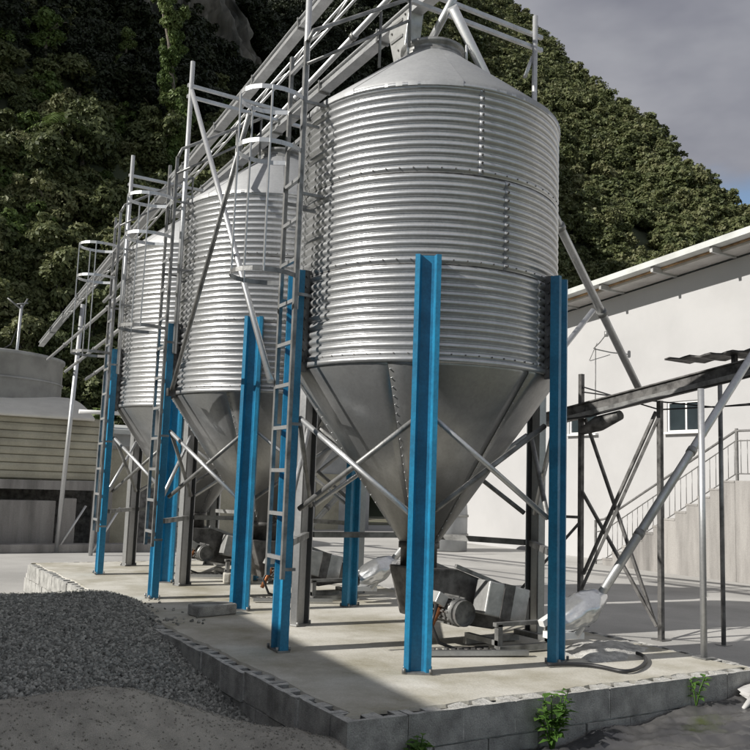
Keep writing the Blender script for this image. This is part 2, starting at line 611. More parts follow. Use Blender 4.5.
def crown_mesh(name, seed, n, rx, rz, leaf, material, lobes=9, hollow=0.55):
    rg = np.random.default_rng(seed)
    lc = rg.normal(size=(lobes, 3))
    lc /= np.linalg.norm(lc, axis=1)[:, None]
    lobes = lobes * 2 + 4
    lc = rg.normal(size=(lobes, 3))
    lc /= np.linalg.norm(lc, axis=1)[:, None]
    lc *= (rg.uniform(0.15, 0.88, lobes))[:, None]
    lr = rg.uniform(0.16, 0.42, lobes) * (1.15 - .5 * np.linalg.norm(lc, axis=1))
    pr = lr ** 1.6
    k = rg.choice(lobes, n, p=pr / pr.sum())
    d = rg.normal(size=(n, 3))
    d /= np.linalg.norm(d, axis=1)[:, None]
    d[:, 2] = np.abs(d[:, 2]) * np.where(rg.random(n) < 0.75, 1, -1)
    rr = rg.uniform(hollow, 1.05, n) ** 0.7
    P = lc[k] + d * (lr[k] * rr)[:, None]
    P *= np.array([rx, rx, rz])
    # leaf clump = small bent quad, roughly facing outward with scatter
    nor = d + rg.normal(size=(n, 3)) * 0.55
    nor[:, 2] += 0.35
    nor /= np.linalg.norm(nor, axis=1)[:, None]
    a = np.cross(nor, rg.normal(size=(n, 3)))
    a /= np.linalg.norm(a, axis=1)[:, None]
    b = np.cross(nor, a)
    sz = leaf * rg.uniform(0.6, 1.35, n)
    V = np.empty((n, 4, 3))
    V[:, 0] = P - a * sz[:, None]
    V[:, 1] = P - b * (sz * 0.55)[:, None] - nor * (sz * 0.15)[:, None]
    V[:, 2] = P + a * sz[:, None]
    V[:, 3] = P + b * (sz * 0.55)[:, None] - nor * (sz * 0.15)[:, None]
    me = bpy.data.meshes.new(name)
    me.vertices.add(n * 4)
    me.vertices.foreach_set('co', V.reshape(-1))
    me.loops.add(n * 4)
    me.loops.foreach_set('vertex_index', np.arange(n * 4))
    me.polygons.add(n)
    me.polygons.foreach_set('loop_start', np.arange(n) * 4)
    me.update()
    me.validate()
    me.materials.append(MT[material])
    return me


def trunk_mesh(name, seed, h, r):
    rg = random.Random(seed)
    b = MB()
    pts = [Vector((0, 0, -1.2))]
    for i in range(1, 5):
        pts.append(Vector((rg.uniform(-.12, .12) * h * i / 4, rg.uniform(-.12, .12) * h * i / 4, h * i / 4)))
    b.tube(pts, [r, r * .9, r * .75, r * .55, r * .3], 7)
    for k in range(4):
        a = rg.uniform(0, 2 * PI)
        s = pts[2 + k % 2]
        e = s + Vector((math.cos(a) * h * .35, math.sin(a) * h * .35, h * rg.uniform(.2, .4)))
        b.tube([s, (s + e) / 2 + Vector((0, 0, .1 * h)), e], [r * .45, r * .32, r * .12], 5)
    me = b.mesh(name)
    me.materials.append(MT['bark'])
    return me


CROWNS = [crown_mesh('crown_%d' % i, 30 + i, 5200, 3.0 + 0.3 * (i % 3), 2.3 + 0.5 * (i % 2), 0.19, 'leaf', lobes=7 + i) for i in range(5)]
FARC = [crown_mesh('crown_far_%d' % i, 230 + i, 1700, 3.0 + .5 * (i % 3), 2.4 + .7 * (i % 2), 0.33, 'leaf', lobes=6 + i, hollow=.35) for i in range(6)]
PALE = [crown_mesh('crown_pale_%d' % i, 60 + i, 3800, 2.3, 2.2, 0.19, 'leaf_pale', lobes=7) for i in range(2)]
SHRUB = [crown_mesh('shrub_%d' % i, 80 + i, 3000, 1.7, 1.2, 0.13, 'leaf', lobes=8) for i in range(3)]
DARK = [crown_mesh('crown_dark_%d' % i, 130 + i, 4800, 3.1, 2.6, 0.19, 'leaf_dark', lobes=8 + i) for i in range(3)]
TRUNK = trunk_mesh('trunk', 3, 4.2, 0.22)

# scatter positions over the hill faces that the yard looks at
n = 52000
sx = RNG.uniform(-120, 430, n)
sy = RNG.uniform(30, 380, n)
sz = terrain_z(sx, sy)
az = np.degrees(np.arctan2(sx - CAM.x, sy - CAM.y))
dist = np.hypot(sx - CAM.x, sy - CAM.y)
keep = (sz > 0.5) & ((dist < 150) | (RNG.random(n) < 0.75)) & (az > -25) & (az < 82) & (dist < 450)
rockmask = (sx > 9) & (sx < 35) & (sz > 37) & (sz < 86) & (sy < 112) & (RNG.random(n) < 0.93)
keep &= ~rockmask
# drop points on the hidden back sides
ev = np.degrees(np.arctan2(sz - CAM.z, dist))
back = np.zeros(n, bool)
for f in (0.95, 0.9, 0.82, 0.72):
    mxp, myp = CAM.x + (sx - CAM.x) * f, CAM.y + (sy - CAM.y) * f
    zt = terrain_z(mxp, myp)
    back |= (np.where(myp > 23, zt, -9) > CAM.z + (sz - CAM.z) * f + 7)
keep &= ~back
sx, sy, sz, dist, az = sx[keep], sy[keep], sz[keep], dist[keep], az[keep]
print('forest points', len(sx))
order = np.argsort(dist)
infr = (az > 7) & (az < 56)
single = [i for i in order if infr[i] and sz[i] > 5][:130]
sset = set(single)
rest = [i for i in range(len(sx)) if i not in sset]

left_lbl = 'leafy shrub tree in the lit scrub behind the beige ribbed shed'
for q, i in enumerate(single):
    sc = random.uniform(0.42, 0.85)
    left = az[i] < 40
    t = thing('hill_tree', ('dark leafy tree on the steep slope behind the silos' if left else 'green bushy tree on the sunlit hillside right of the front silo'), 'tree',
              (sx[i], sy[i], sz[i]), 'trees on the slope behind the silos' if left else 'trees on the right hillside')
    t.rotation_euler = (0, 0, random.uniform(0, 6.28))
    t.location.z -= 1.6 * sc
    t.scale = (sc, sc, sc * random.uniform(.85, 1.3))
    tr = bpy.data.objects.new('trunk', TRUNK)
    COL.objects.link(tr)
    tr.parent = t
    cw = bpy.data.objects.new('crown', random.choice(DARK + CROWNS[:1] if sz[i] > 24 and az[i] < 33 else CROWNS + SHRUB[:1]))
    COL.objects.link(cw)
    cw.parent = t
    cw.location = (0, 0, 3.6)
    cw.rotation_euler = (0, 0, random.uniform(0, 6.28))

# the rest of the wood reads as one mass: one stuff object that instances the crowns
def scatter_group(name, meshes):
    col_ = bpy.data.collections.new(name)
    for mm_ in meshes:
        col_.objects.link(bpy.data.objects.new(name + '_' + mm_.name, mm_))
    g = bpy.data.node_groups.new(name, 'GeometryNodeTree')
    g.interface.new_socket('Geometry', in_out='INPUT', socket_type='NodeSocketGeometry')
    g.interface.new_socket('Geometry', in_out='OUTPUT', socket_type='NodeSocketGeometry')
    gi = g.nodes.new('NodeGroupInput')
    go = g.nodes.new('NodeGroupOutput')
    m2p = g.nodes.new('GeometryNodeMeshToPoints')
    ci = g.nodes.new('GeometryNodeCollectionInfo')
    ci.inputs['Collection'].default_value = col_
    ci.inputs['Separate Children'].default_value = True
    ci.inputs['Reset Children'].default_value = True
    iop = g.nodes.new('GeometryNodeInstanceOnPoints')
    iop.inputs['Pick Instance'].default_value = True
    na = g.nodes.new('GeometryNodeInputNamedAttribute')
    na.data_type = 'FLOAT'
    na.inputs['Name'].default_value = 'sc'
    nb = g.nodes.new('GeometryNodeInputNamedAttribute')
    nb.data_type = 'FLOAT'
    nb.inputs['Name'].default_value = 'rz'
    cx = g.nodes.new('ShaderNodeCombineXYZ')
    g.links.new(nb.outputs[0], cx.inputs['Z'])
    g.links.new(gi.outputs[0], m2p.inputs['Mesh'])
    g.links.new(m2p.outputs[0], iop.inputs['Points'])
    g.links.new(ci.outputs[0], iop.inputs['Instance'])
    g.links.new(cx.outputs[0], iop.inputs['Rotation'])
    g.links.new(na.outputs[0], iop.inputs['Scale'])
    g.links.new(iop.outputs[0], go.inputs[0])
    return g


def scatter(name, pts, scales, meshes, label, cat):
    fm = bpy.data.meshes.new(name)
    fm.from_pydata([tuple(q) for q in pts], [], [])
    a1 = fm.attributes.new('sc', 'FLOAT', 'POINT')
    a1.data.foreach_set('value', np.asarray(scales, dtype=np.float32))
    a2 = fm.attributes.new('rz', 'FLOAT', 'POINT')
    a2.data.foreach_set('value', RNG.uniform(0, 6.28, len(pts)).astype(np.float32))
    o = bpy.data.objects.new(name, fm)
    COL.objects.link(o)
    tag(o, label, cat, kind='stuff')
    o.modifiers.new('scatter', 'NODES').node_group = scatter_group(name + '_crowns', meshes)


rest = np.array(rest)
ra = np.array([az[i] for i in rest])
rd = dist[rest]
farm_ = rd > 105
dark_ = (rd < 175) & (sz[rest] > 24 + 3 * np.sin(sx[rest] / 7)) & (ra < 33)  # upper left slope, given the shade-darkened leaves
for nm, sel, meshes, lb in (('shade_toned_forest', dark_, DARK, 'wood with shade put into its leaf colour on the mountain at upper left'),
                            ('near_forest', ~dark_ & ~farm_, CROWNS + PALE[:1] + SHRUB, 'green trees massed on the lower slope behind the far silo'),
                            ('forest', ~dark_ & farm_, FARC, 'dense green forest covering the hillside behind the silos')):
    ii = rest[sel]
    dd_ = dist[ii]
    scatter(nm, np.stack([sx[ii], sy[ii], sz[ii] + np.where(dd_ > 70, 2.4, 1.4)], -1),
            RNG.uniform(.5, 1.35, len(ii)) * np.clip(.62 + dd_ / 400, .6, 1.2), meshes, lb, 'forest')
# low scrub filling the ground between the nearer trees
n = 12000
ux = RNG.uniform(-70, 110, n)
uy = RNG.uniform(30, 125, n)
uz = terrain_z(ux, uy)
ud = np.hypot(ux - CAM.x, uy - CAM.y)
k_ = (uz > .3) & (uz < 34) & (ud < 140) & ~((ux > 9) & (ux < 35) & (uz > 36))
ux, uy, uz = ux[k_], uy[k_], uz[k_]
scatter('scrub', np.stack([ux, uy, uz + .35], -1), RNG.uniform(.45, 1.15, len(ux)),
        SHRUB + [crown_mesh('shrub_pale', 91, 2600, 1.6, 1.1, .13, 'leaf_pale', lobes=8)], 'low green scrub on the foot of the mountain behind the shed', 'scrub')


def on_terrain(px, py, dmin=40, dmax=300):
    d = ray_dir(px, py)
    for k in range(3000):
        t = dmin + k * 0.15
        q = CAM + d * t
        if q.y > 24 and terrain_z(q.x, q.y) > q.z:
            return q
    return CAM + d * dmax


def palm(loc, h, sc, label):
    t = thing('palm_tree', label, 'palm tree', loc)
    b = MB()
    b.tube([(0, 0, -1), (0.1, 0, h * .5), (0.25, 0.05, h)], [.16, .12, .10], 8)
    b.build('trunk', 'bark', t)
    f = MB()
    for k in range(17):
        a = k * 2.4
        el = random.uniform(-.1, 1.1)
        L = sc * random.uniform(.8, 1.1)
        pts = []
        for s in range(7):
            u = s / 6
            pts.append(Vector((0.25, 0.05, h)) + Vector((math.cos(a) * math.cos(el) * L * u, math.sin(a) * math.cos(el) * L * u, math.sin(el) * L * u - 0.75 * L * u * u)))
        side = Vector((-math.sin(a), math.cos(a), 0))
        for s in range(1, 7):
            for sg in (-1, 1):
                for hh in (0, .5):
                    p = pts[s - 1].lerp(pts[s], hh)
                    dirv = (pts[s] - pts[s - 1]).normalized()
                    ll = L * .30 * (1 - .5 * s / 6)
                    tip = p + side * sg * ll + dirv * ll * .7 - Vector((0, 0, ll * .35))
                    f.add([p, p + dirv * L * .05, tip], [(0, 1, 2)])
    f.build('crown', 'leaf_pale', t)


q = on_terrain(52, 200)
palm((q.x, q.y, q.z - .5), 5.0, 2.2, 'palm with drooping fronds on the dark slope at upper left')
# leafy creeper-hung tree left of the tall pole
q = on_terrain(165, 185)
t = thing('creeper_tree', 'slender tree hung with pale green leaves left of the tall pole', 'tree', (q.x, q.y, q.z))
h = 13.0
b = MB()
b.tube([(0, 0, -1.5), (.3, 0, h * .4), (-.3, .2, h * .75), (-1.2, .2, h)], [.22, .18, .13, .06], 7)
b.build('trunk', 'bark', t)
for k in range(9):
    cw = bpy.data.objects.new('crown', PALE[k % 2])
    COL.objects.link(cw)
    cw.parent = t
    u = k / 8
    cw.location = (random.uniform(-.5, .7) - 1.2 * max(0, u - .6), random.uniform(-.6, .3), 1.5 + u * (h - 2))
    s = random.uniform(.38, .55)
    cw.scale = (s, s, s * 1.25)
    cw.rotation_euler = (0, 0, k)
for (px, py, sc, lb) in [(215, 175, .75, 'pale green bush showing between the two inclined conveyors'), (122, 65, .45, 'small pale leafed tree catching light on the dark cliff'),
                         (42, 70, .7, 'pale topped tree on the dark slope at upper left')]:
    q = on_terrain(px, py)
    t = thing('pale_tree', lb, 'tree', (q.x, q.y - 1.0, q.z))
    t.scale = (sc, sc, sc)
    tr = bpy.data.objects.new('trunk', TRUNK)
    COL.objects.link(tr)
    tr.parent = t
    cw = bpy.data.objects.new('crown', PALE[0])
    COL.objects.link(cw)
    cw.parent = t
    cw.location = (0, 0, 3.4)

# ------------------------------------------------------------------ ground
b = MB()
gxs = [-900, -60, -20, -8, -4, -2, 0, 2, 4, 6, 9, 13, 20, 60, 900]
gys = [-300, -60, -20, -8, -4, -2, 0, 2, 4, 6, 9, 13, 20, 60, 900]
b.add([(x, y, GZ) for y in gys for x in gxs], [(j * 15 + i, j * 15 + i + 1, j * 15 + 16 + i, j * 15 + 15 + i) for j in range(14) for i in range(14)])
ground = b.build('ground', 'earth')
tag(ground, kind='structure')
b = MB()
xs_ = [-3.2, -1, 1, 3, 5, 7, 9, 12, 15, 20, 27, 34]
ys_ = [-.6, 1, 3, 5, 7, 9, 12, 16, 21, 27]
b.add([(x, y, GZ + .004) for y in ys_ for x in xs_], [(j * 12 + i, j * 12 + i + 1, j * 12 + 13 + i, j * 12 + 12 + i) for j in range(9) for i in range(11)])
yard = b.build('yard', 'yard')
tag(yard, kind='structure')

# plinth: cast slab inside two courses of hollow blocks
PX, PY = 3.62, 9.15
pl = thing('silo_plinth', 'long raised concrete plinth edged with hollow blocks under the silos', 'plinth', (0, 0, GZ))
b = MB()
# slab top with uneven rim that half fills the block cells
n_e = 60
outer = []


def rim(t):
    return 0.112 + 0.014 * math.sin(t * 13) + random.uniform(-.010, .012)


for i in range(n_e):
    outer.append((0 + PX * i / n_e, rim(i)))
for i in range(n_e * 2):
    outer.append((PX - rim(i), PY * i / (n_e * 2)))
for i in range(n_e):
    outer.append((PX - PX * i / n_e, PY - rim(i)))
for i in range(n_e * 2):
    outer.append((rim(i), PY - PY * i / (n_e * 2)))
outer = [(min(max(x, .05), PX - .05), min(max(y, .05), PY - .05)) for x, y in outer]
clean = []
for q_ in outer:
    if not clean or math.hypot(q_[0] - clean[-1][0], q_[1] - clean[-1][1]) > .012:
        clean.append(q_)
outer = clean
k = len(outer)
inner = [(min(max(x, .4), PX - .4), min(max(y, .4), PY - .4)) for x, y in outer]
vsl = [(x, y, 0.004 - GZ) for x, y in outer]
vsl += [(x + .010 * (1 if x > PX - .2 else -1 if x < .2 else 0), y + .010 * (1 if y > PY - .2 else -1 if y < .2 else 0), -.016 - GZ) for x, y in outer]
vsl += [(x, y, .0045 - GZ) for x, y in inner]
vsl += [(.4, .4, .0045 - GZ), (PX - .4, .4, .0045 - GZ), (PX - .4, PY - .4, .0045 - GZ), (.4, PY - .4, .0045 - GZ)]
fsl = [(i, i + k, (i + 1) % k + k, (i + 1) % k) for i in range(k)]
for i in range(k):
    i2 = (i + 1) % k
    fsl.append((i, i2, 2 * k + i) if inner[i] == inner[i2] else (i, i2, 2 * k + i2, 2 * k + i))
fsl.append((3 * k, 3 * k + 1, 3 * k + 2, 3 * k + 3))
b.add(vsl, fsl)
b.box((PX / 2, PY / 2, .19), (PX - .5, PY - .5, .37))
b.build('slab', 'concrete', pl)


def block_mesh(seed):
    rg = random.Random(seed)
    L, H, D = .385, .188, .19
    b = MB()
    j = lambda a: a + rg.uniform(-.003, .003)
    xs = [0, .055, .140, .245, .330, L]
    ys = [0, .034, .158, D]
    top = H
    cell = 0.14
    grid = [(j(x), j(y)) for y in ys for x in xs]
    vt = [(x, y, top + rg.uniform(-.003, .002)) for x, y in grid]
    vb = [(x, y, 0) for x, y in grid]
    fs = []
    vv = vt + vb
    for yy in range(3):
        for xx in range(5):
            if yy == 1 and xx in (1, 3):
                continue
            a = yy * 6 + xx
            fs.append((a, a + 1, a + 7, a + 6))
    ng_ = 24
    for a0, a1 in [(i, i + 1) for i in range(5)]:
        fs.append((a0, a0 + ng_, a1 + ng_, a1))
        fs.append((18 + a1, 18 + a1 + ng_, 18 + a0 + ng_, 18 + a0))
    for r in range(3):
        fs.append((r * 6 + 6, r * 6 + 6 + ng_, r * 6 + ng_, r * 6))
        fs.append((r * 6 + 5, r * 6 + 5 + ng_, r * 6 + 11 + ng_, r * 6 + 11))
    o = len(vv)
    for xx in (1, 3):
        q = [6 + xx, 6 + xx + 1, 12 + xx + 1, 12 + xx]
        low = [(vt[i][0], vt[i][1], top - cell + rg.uniform(-.03, .03)) for i in q]
        o = len(vv)
        vv += low
        for s in range(4):
            s2 = (s + 1) % 4
            fs.append((q[s2], o + s2, o + s, q[s]))
        fs.append((o, o + 1, o + 2, o + 3))
    b.add(vv, fs)
    me = b.mesh('block')
    me.materials.append(MT['block'])
    me.materials.append(MT['mortar'])
    for p_ in me.polygons[:13]:
        p_.material_index = 1
    return me


BLK = [block_mesh(i) for i in range(7)]


def put_block(x, y, z, rz, jit=0.006):
    o = bpy.data.objects.new('block', random.choice(BLK))
    COL.objects.link(o)
    o.parent = pl
    o.location = (x + random.uniform(-jit, jit), y + random.uniform(-jit, jit), z - GZ)
    o.rotation_euler = (random.uniform(-.008, .008), random.uniform(-.006, .006), rz + random.uniform(-.012, .012))


for course in range(2):
    z = GZ + 0.012 + course * 0.200
    off = -0.0 if course else -0.195
    nfr = int(PX / .398) + 1
    for i in range(nfr):
        x0 = 0.002 + i * .398 + (0 if course else .19)
        if x0 + .385 > PX + .03:
            continue
        put_block(x0, 0, z, 0)
    nl = int(PY / .398)
    for i in range(nl):
        y0 = .20 + i * .398 + (0 if course else .18)
        if y0 + .385 > PY:
            continue
        put_block(.19, y0, z - (0.012 if 2 < i < 11 else 0), PI / 2, 0.012 if i < 10 else .005)
        put_block(PX, y0, z, PI / 2)
    for i in range(nfr - 1):
        put_block(.002 + .2 + i * .398, PY - .19, z, 0)
b = MB()
b.box((PX / 2, .095, .2), (PX - .03, .150, .383))
b.box((.095, PY / 2, .2), (.150, PY - .03, .383))
b.box((PX - .095, PY / 2, .2), (.150, PY - .36, .383))
mo = b.build('mortar_core', 'mortar', pl)
mo.location.z = -0.13
b = MB()      # mortar dabs squeezed out on the outer faces
for i in range(9):
    x0 = i * .398 + .39
    b.box((x0, -.001 + .02, .30), (.02, .036, .17))
for i in range(22):
    b.box((.018, .20 + i * .398 + .39, .30), (.034, .018, .17))
b.build('mortar_joint', 'mortar', pl)

# ------------------------------------------------------------------ silos
CYL_R, LEG_R = 1.098, 1.204
Z0, RING_H, NR = 2.19, 0.70, 3
ZT = Z0 + RING_H * NR
LEG_H = 2.925
LEG_A = [math.radians(-94.2 + 60 * k) for k in range(6)]     # LF, F, RF, RB, B, LB


def radial(a):      # same convention as the survey: sin, -cos
    return Vector((math.sin(a), -math.cos(a), 0))


def make_silo():
    s = thing('grain_silo', 'x', 'silo', (0, 0, 0), 'corrugated silos on the plinth')
    # corrugated sheets
    waves, per = 11, 10
    prof = []
    for i in range(waves * per + 1):
        z = RING_H * i / (waves * per)
        edge = min(1.0, min(z, RING_H - z) / 0.02)
        prof.append((CYL_R + 0.0135 * (2 * abs(math.sin(PI * waves * z / RING_H)) ** 0.75 - 1) * edge, z))
    b = MB()
    b.lathe(prof, 44, -math.radians(61.2), math.radians(61.2), rofs=lambda u: 0.0035 * (0.5 - u))
    sheet = b.build('wall_sheet', 'galv', s)
    so = sheet.modifiers.new('thick', 'SOLIDIFY')
    so.thickness = 0.002
    sheet.location = (0, 0, Z0)
    st = [math.radians(228), math.radians(208), math.radians(196)]
    sheet.rotation_euler = (0, 0, st[0])
    for r in range(NR):
        for k in range(3):
            if r == 0 and k == 0:
                continue
            part_copy(sheet, 'wall_sheet', s, (0, 0, Z0 + r * RING_H), st[r] + k * 2 * PI / 3)
    # seam bolts
    bb = MB()

    def bolt(a, r, z, sz=.011):
        p = Vector((math.cos(a) * r, math.sin(a) * r, z))
        d = Vector((math.cos(a), math.sin(a), 0))
        bb.tube([p - d * .004, p + d * .010], sz, 6)
    for r in range(NR + 1):
        for k in range(66):
            bolt(2 * PI * k / 66, CYL_R + .008, Z0 + r * RING_H + (0.012 if r < NR else -.02) + 0.018, .0065)
    for r in range(NR):
        for k in range(3):
            a = st[r] + k * 2 * PI / 3 - math.radians(60)
            for w in range(waves):
                bolt(a, CYL_R + .016, Z0 + r * RING_H + (w + .5) * RING_H / waves, .009)
    bo = bb.build('bolt', 'steel_dark', s)
    tag(bo, kind='stuff')
    # dark gasket line between rings
    for r in range(1, NR):
        g = MB()
        g.lathe([(CYL_R - .006, -.004), (CYL_R + .003, -.004), (CYL_R + .003, .004), (CYL_R - .006, .004)], 64, c=(0, 0, Z0 + r * RING_H))
        g.build('ring_joint', 'steel_dark', s)
    # roof
    zr = 4.98
    b = MB()
    b.lathe([(CYL_R + .020, -.045), (CYL_R + .020, 0.0), (.265, zr - ZT)], 9, -math.radians(22.6), math.radians(22.6), rofs=lambda u: 0.004 * u)
    rs = b.build('roof_sheet', 'galv_roof', s)
    rs.location = (0, 0, ZT + .02)
    for k in range(1, 8):
        part_copy(rs, 'roof_sheet', s, (0, 0, ZT + .02), k * PI / 4)
    b = MB()
    b.lathe([(CYL_R + .010, -.03), (CYL_R + .022, -.03), (CYL_R + .022, .0), (CYL_R + .010, .004)], 64, c=(0, 0, ZT))
    b.build('roof_rim', 'galv', s)
    b = MB()
    b.lathe([(.25, 0), (.275, 0), (.275, .035), (.262, .04), (.262, .085), (.285, .09), (.285, .12), (.24, .125), (.24, 0)], 40, c=(0, 0, zr))
    cl = b.build('collar', 'steel_grey', s)
    b = MB()
    b.lathe([(.0, .045), (.12, .04), (.236, .0), (.236, -.02), (0, -.02)], 32, c=(0, 0, zr + .115))
    b.build('lid', 'galv_smooth', cl)
    for k, a in enumerate((2.2, 3.4, 5.2, 0.4)):
        b = MB()
        b.tube([(math.cos(a) * .33, math.sin(a) * .33, zr - .06), (math.cos(a) * .33, math.sin(a) * .33, zr + .11)], .012, 8)
        b.build('lid_peg', 'pipe', s)
    # hopper
    zb, rb_ = 0.78, 0.14
    b = MB()
    b.lathe([(CYL_R - .004, 0.0), (CYL_R - .004, -.05), (rb_, zb - Z0)], 10, -math.radians(30.6), math.radians(30.6), rofs=lambda u: 0.004 * (.5 - u))
    hs = b.build('hopper_sheet', 'galv_smooth', s)
    so = hs.modifiers.new('thick', 'SOLIDIFY')
    so.thickness = .002
    hs.location = (0, 0, Z0)
    hs.rotation_euler = (0, 0, math.radians(12))
    for k in range(1, 6):
        part_copy(hs, 'hopper_sheet', s, (0, 0, Z0), math.radians(12) + k * PI / 3)
    hb = MB()
    for k in range(6):
        a = math.radians(12) + k * PI / 3 - math.radians(30)
        for w in range(22):
            u = (w + .5) / 22
            r = (CYL_R - .004) * (1 - u) + rb_ * u + .004
            z = (Z0 - .05) * (1 - u) + zb * u
            p = Vector((math.cos(a) * r, math.sin(a) * r, z))
            d = Vector((math.cos(a) * .8, math.sin(a) * .8, -.6))
            hb.tube([p - d * .003, p + d * .005], .006, 6)
    tag(hb.build('hopper_bolt', 'galv', s), kind='stuff')
    b = MB()
    b.lathe([(CYL_R - .02, -.03), (CYL_R + .022, -.03), (CYL_R + .022, .006), (CYL_R - .02, .006)], 64, c=(0, 0, Z0))
    b.build('hopper_rim', 'galv', s)
    b = MB()
    b.lathe([(rb_ + .01, .03), (rb_ + .03, .03), (rb_ + .03, -.02), (rb_ + .012, -.02), (rb_ + .012, -.30), (rb_ - .02, -.30)], 28, c=(0, 0, zb))
    b.build('outlet', 'steel_dark', s)
    # legs: open channel with two raised flanges, blue film on the outside, bare inside
    prof = [(-.082, -.045), (-.094, -.040), (-.094, .030), (-.060, .036), (-.048, .000), (-.044, -.010), (.044, -.010), (.048, .000), (.060, .036), (.094, .030), (.094, -.040), (.082, -.045)]
    b = MB()
    k = len(prof)
    # local frame: +X outward, Y tangential
    vv = []
    zz = [0.012, 1.0, 2.0, LEG_H]
    for z in zz:
        vv += [(v, u, z) for u, v in prof]
    fs = []
    for zi in range(len(zz) - 1):
        for i in range(k - 1):
            fs.append((zi * k + i, zi * k + i + 1, (zi + 1) * k + i + 1, (zi + 1) * k + i))
    b.add(vv, fs)
    leg = b.build('leg', ['blue', 'galv_smooth'], s)
    sm = leg.modifiers.new('thick', 'SOLIDIFY')
    sm.thickness = .005
    sm.offset = -1
    sm.material_offset = 1
    sm.material_offset_rim = 0
    b = MB()
    b.box((0, 0, .007), (.10, .21, .011))
    for yy in (-.09, .09):
        b.tube([(.05, yy, .01), (.05, yy, .04)], .011, 8)
        b.tube([(-.05, yy, .01), (-.05, yy, .04)], .011, 8)
    foot = b.build('foot_plate', 'steel_grey', leg)
    # stand-off bracket with bolts between leg and wall
    b = MB()
    for sgn in (-1, 1):
        b.box((-.068, sgn * .062, (LEG_H + Z0) / 2 - .03), (.062, .006, LEG_H - Z0 + .08))
    for kk in range(9):
        for sgn in (-1, 1):
            z = Z0 + .02 + kk * (LEG_H - Z0 - .06) / 8
            b.tube([(-.068, sgn * .06, z), (-.068, sgn * .078, z)], .011, 6)
    brk = b.build('leg_bracket', 'steel_dark', leg)
    bare = leg.data.copy()
    bare.materials.clear()
    bare.materials.append(MT['galv_smooth'])
    bare.materials.append(MT['galv_smooth'])
    legs = []
    for i, a in enumerate(LEG_A):
        d = radial(a)
        rz = math.atan2(d.y, d.x)
        if i == 0:
            leg.location = d * LEG_R
            leg.rotation_euler = (0, 0, rz)
            legs.append(leg)
        else:
            c = part_copy(leg, 'leg', s, d * LEG_R, rz)
            if i >= 3:
                c.data = bare
            part_copy(foot, 'foot_plate', c)
            part_copy(brk, 'leg_bracket', c)
            legs.append(c)
    # bracing between neighbouring legs
    for i in range(6):
        d0, d1 = radial(LEG_A[i]), radial(LEG_A[(i + 1) % 6])
        tdir = (d1 - d0).normalized()
        p0 = d0 * (LEG_R - .05) + tdir * .06
        p1 = d1 * (LEG_R - .05) - tdir * .06
        for k, (za, zc) in enumerate(((1.76, 1.06), (1.06, 1.76))):
            o_ = d0 * 0.0 + (d0 + d1).normalized() * (.022 if k == 0 else -.022)
            b = MB()
            b.tube([p0 + o_ + Vector((0, 0, za)), p1 + o_ + Vector((0, 0, zc))], .021, 10)
            b.build('cross_brace', 'pipe' if k == 0 else 'steel_grey', s)
        if i in (3, 4, 5, 2):
            b = MB()
            b.bar(p0 + Vector((0, 0, .80)), p1 + Vector((0, 0, .80)), .045, .05)
            b.build('horizontal_brace', 'steel_grey', s)
    # ladder on the LF leg side
    d = radial(LEG_A[0])
    td = Vector((-d.y, d.x, 0))
    base = d * (LEG_R + .085) + td * .06
    b = MB()
    for sg in (-1, 1):
        q = base + td * sg * .155
        b.bar(q + Vector((0, 0, .55)), q + Vector((0, 0, 4.75)), .03, .03)
        # brackets back to leg and wall
        for z in (.62, 1.7, 2.7, 3.5, 4.25):
            b.bar(q + Vector((0, 0, z)), q - d * (.10 if z < 2.9 else .19) + Vector((0, 0, z)), .022, .022)
    lad = b.build('ladder', 'steel_grey', s)
    r0 = None
    for i in range(13):
        z = .70 + i * .325
        if r0 is None:
            b = MB()
            b.bar(base - td * .15, base + td * .15, .028, .028)
            r0 = b.build('rung', 'pipe', lad)
            r0.location = (0, 0, z)
        else:
            part_copy(r0, 'rung', lad, (0, 0, z))
    # cage
    ca = []
    nh = 14
    for i in range(nh + 1):
        t = PI * i / nh
        ca.append(base + td * math.cos(t) * (.155 + .19 * math.sin(t) ** .7) + d * math.sin(t) * .47)
    b = MB()
    for i in (3, 5, 7, 9, 11):
        b.bar(ca[i] + Vector((0, 0, 2.82)), ca[i] + Vector((0, 0, 4.28)), .026, .010, up=d) if i in (3, 7, 11) else None
    cage = b.build('ladder_cage', 'pipe', s)
    for z in (2.84, 3.84, 4.27):
        b = MB()
        for i in range(nh):
            b.bar(ca[i] + Vector((0, 0, z)), ca[i + 1] + Vector((0, 0, z)), .008, .035)
        b.build('hoop', 'pipe' if z > 3 else 'steel_grey', cage)
    # handrail climbing the roof from the ladder head
    for sg in (1,):
        b = MB()
        q = base + td * sg * .18
        e = Vector((-d.x * 0, -d.y * 0, 0)) + d * .34 + td * sg * .18
        b.tube([q + Vector((0, 0, 4.74)), q - d * .04 + Vector((0, 0, 4.84)), e + Vector((0, 0, 5.42))], .017, 8)
        b.tube([q + Vector((0, 0, 4.55)), e + Vector((0, 0, 5.22))], .013, 8)
        b.tube([d * .62 + td * sg * .18 + Vector((0, 0, 4.72)), d * .62 + td * sg * .18 + Vector((0, 0, 5.21))], .013, 8)
        b.tube([e + Vector((0, 0, 4.98)), e + Vector((0, 0, 5.42))], .013, 8)
        b.build('roof_handrail', 'steel_grey', s)
    return s


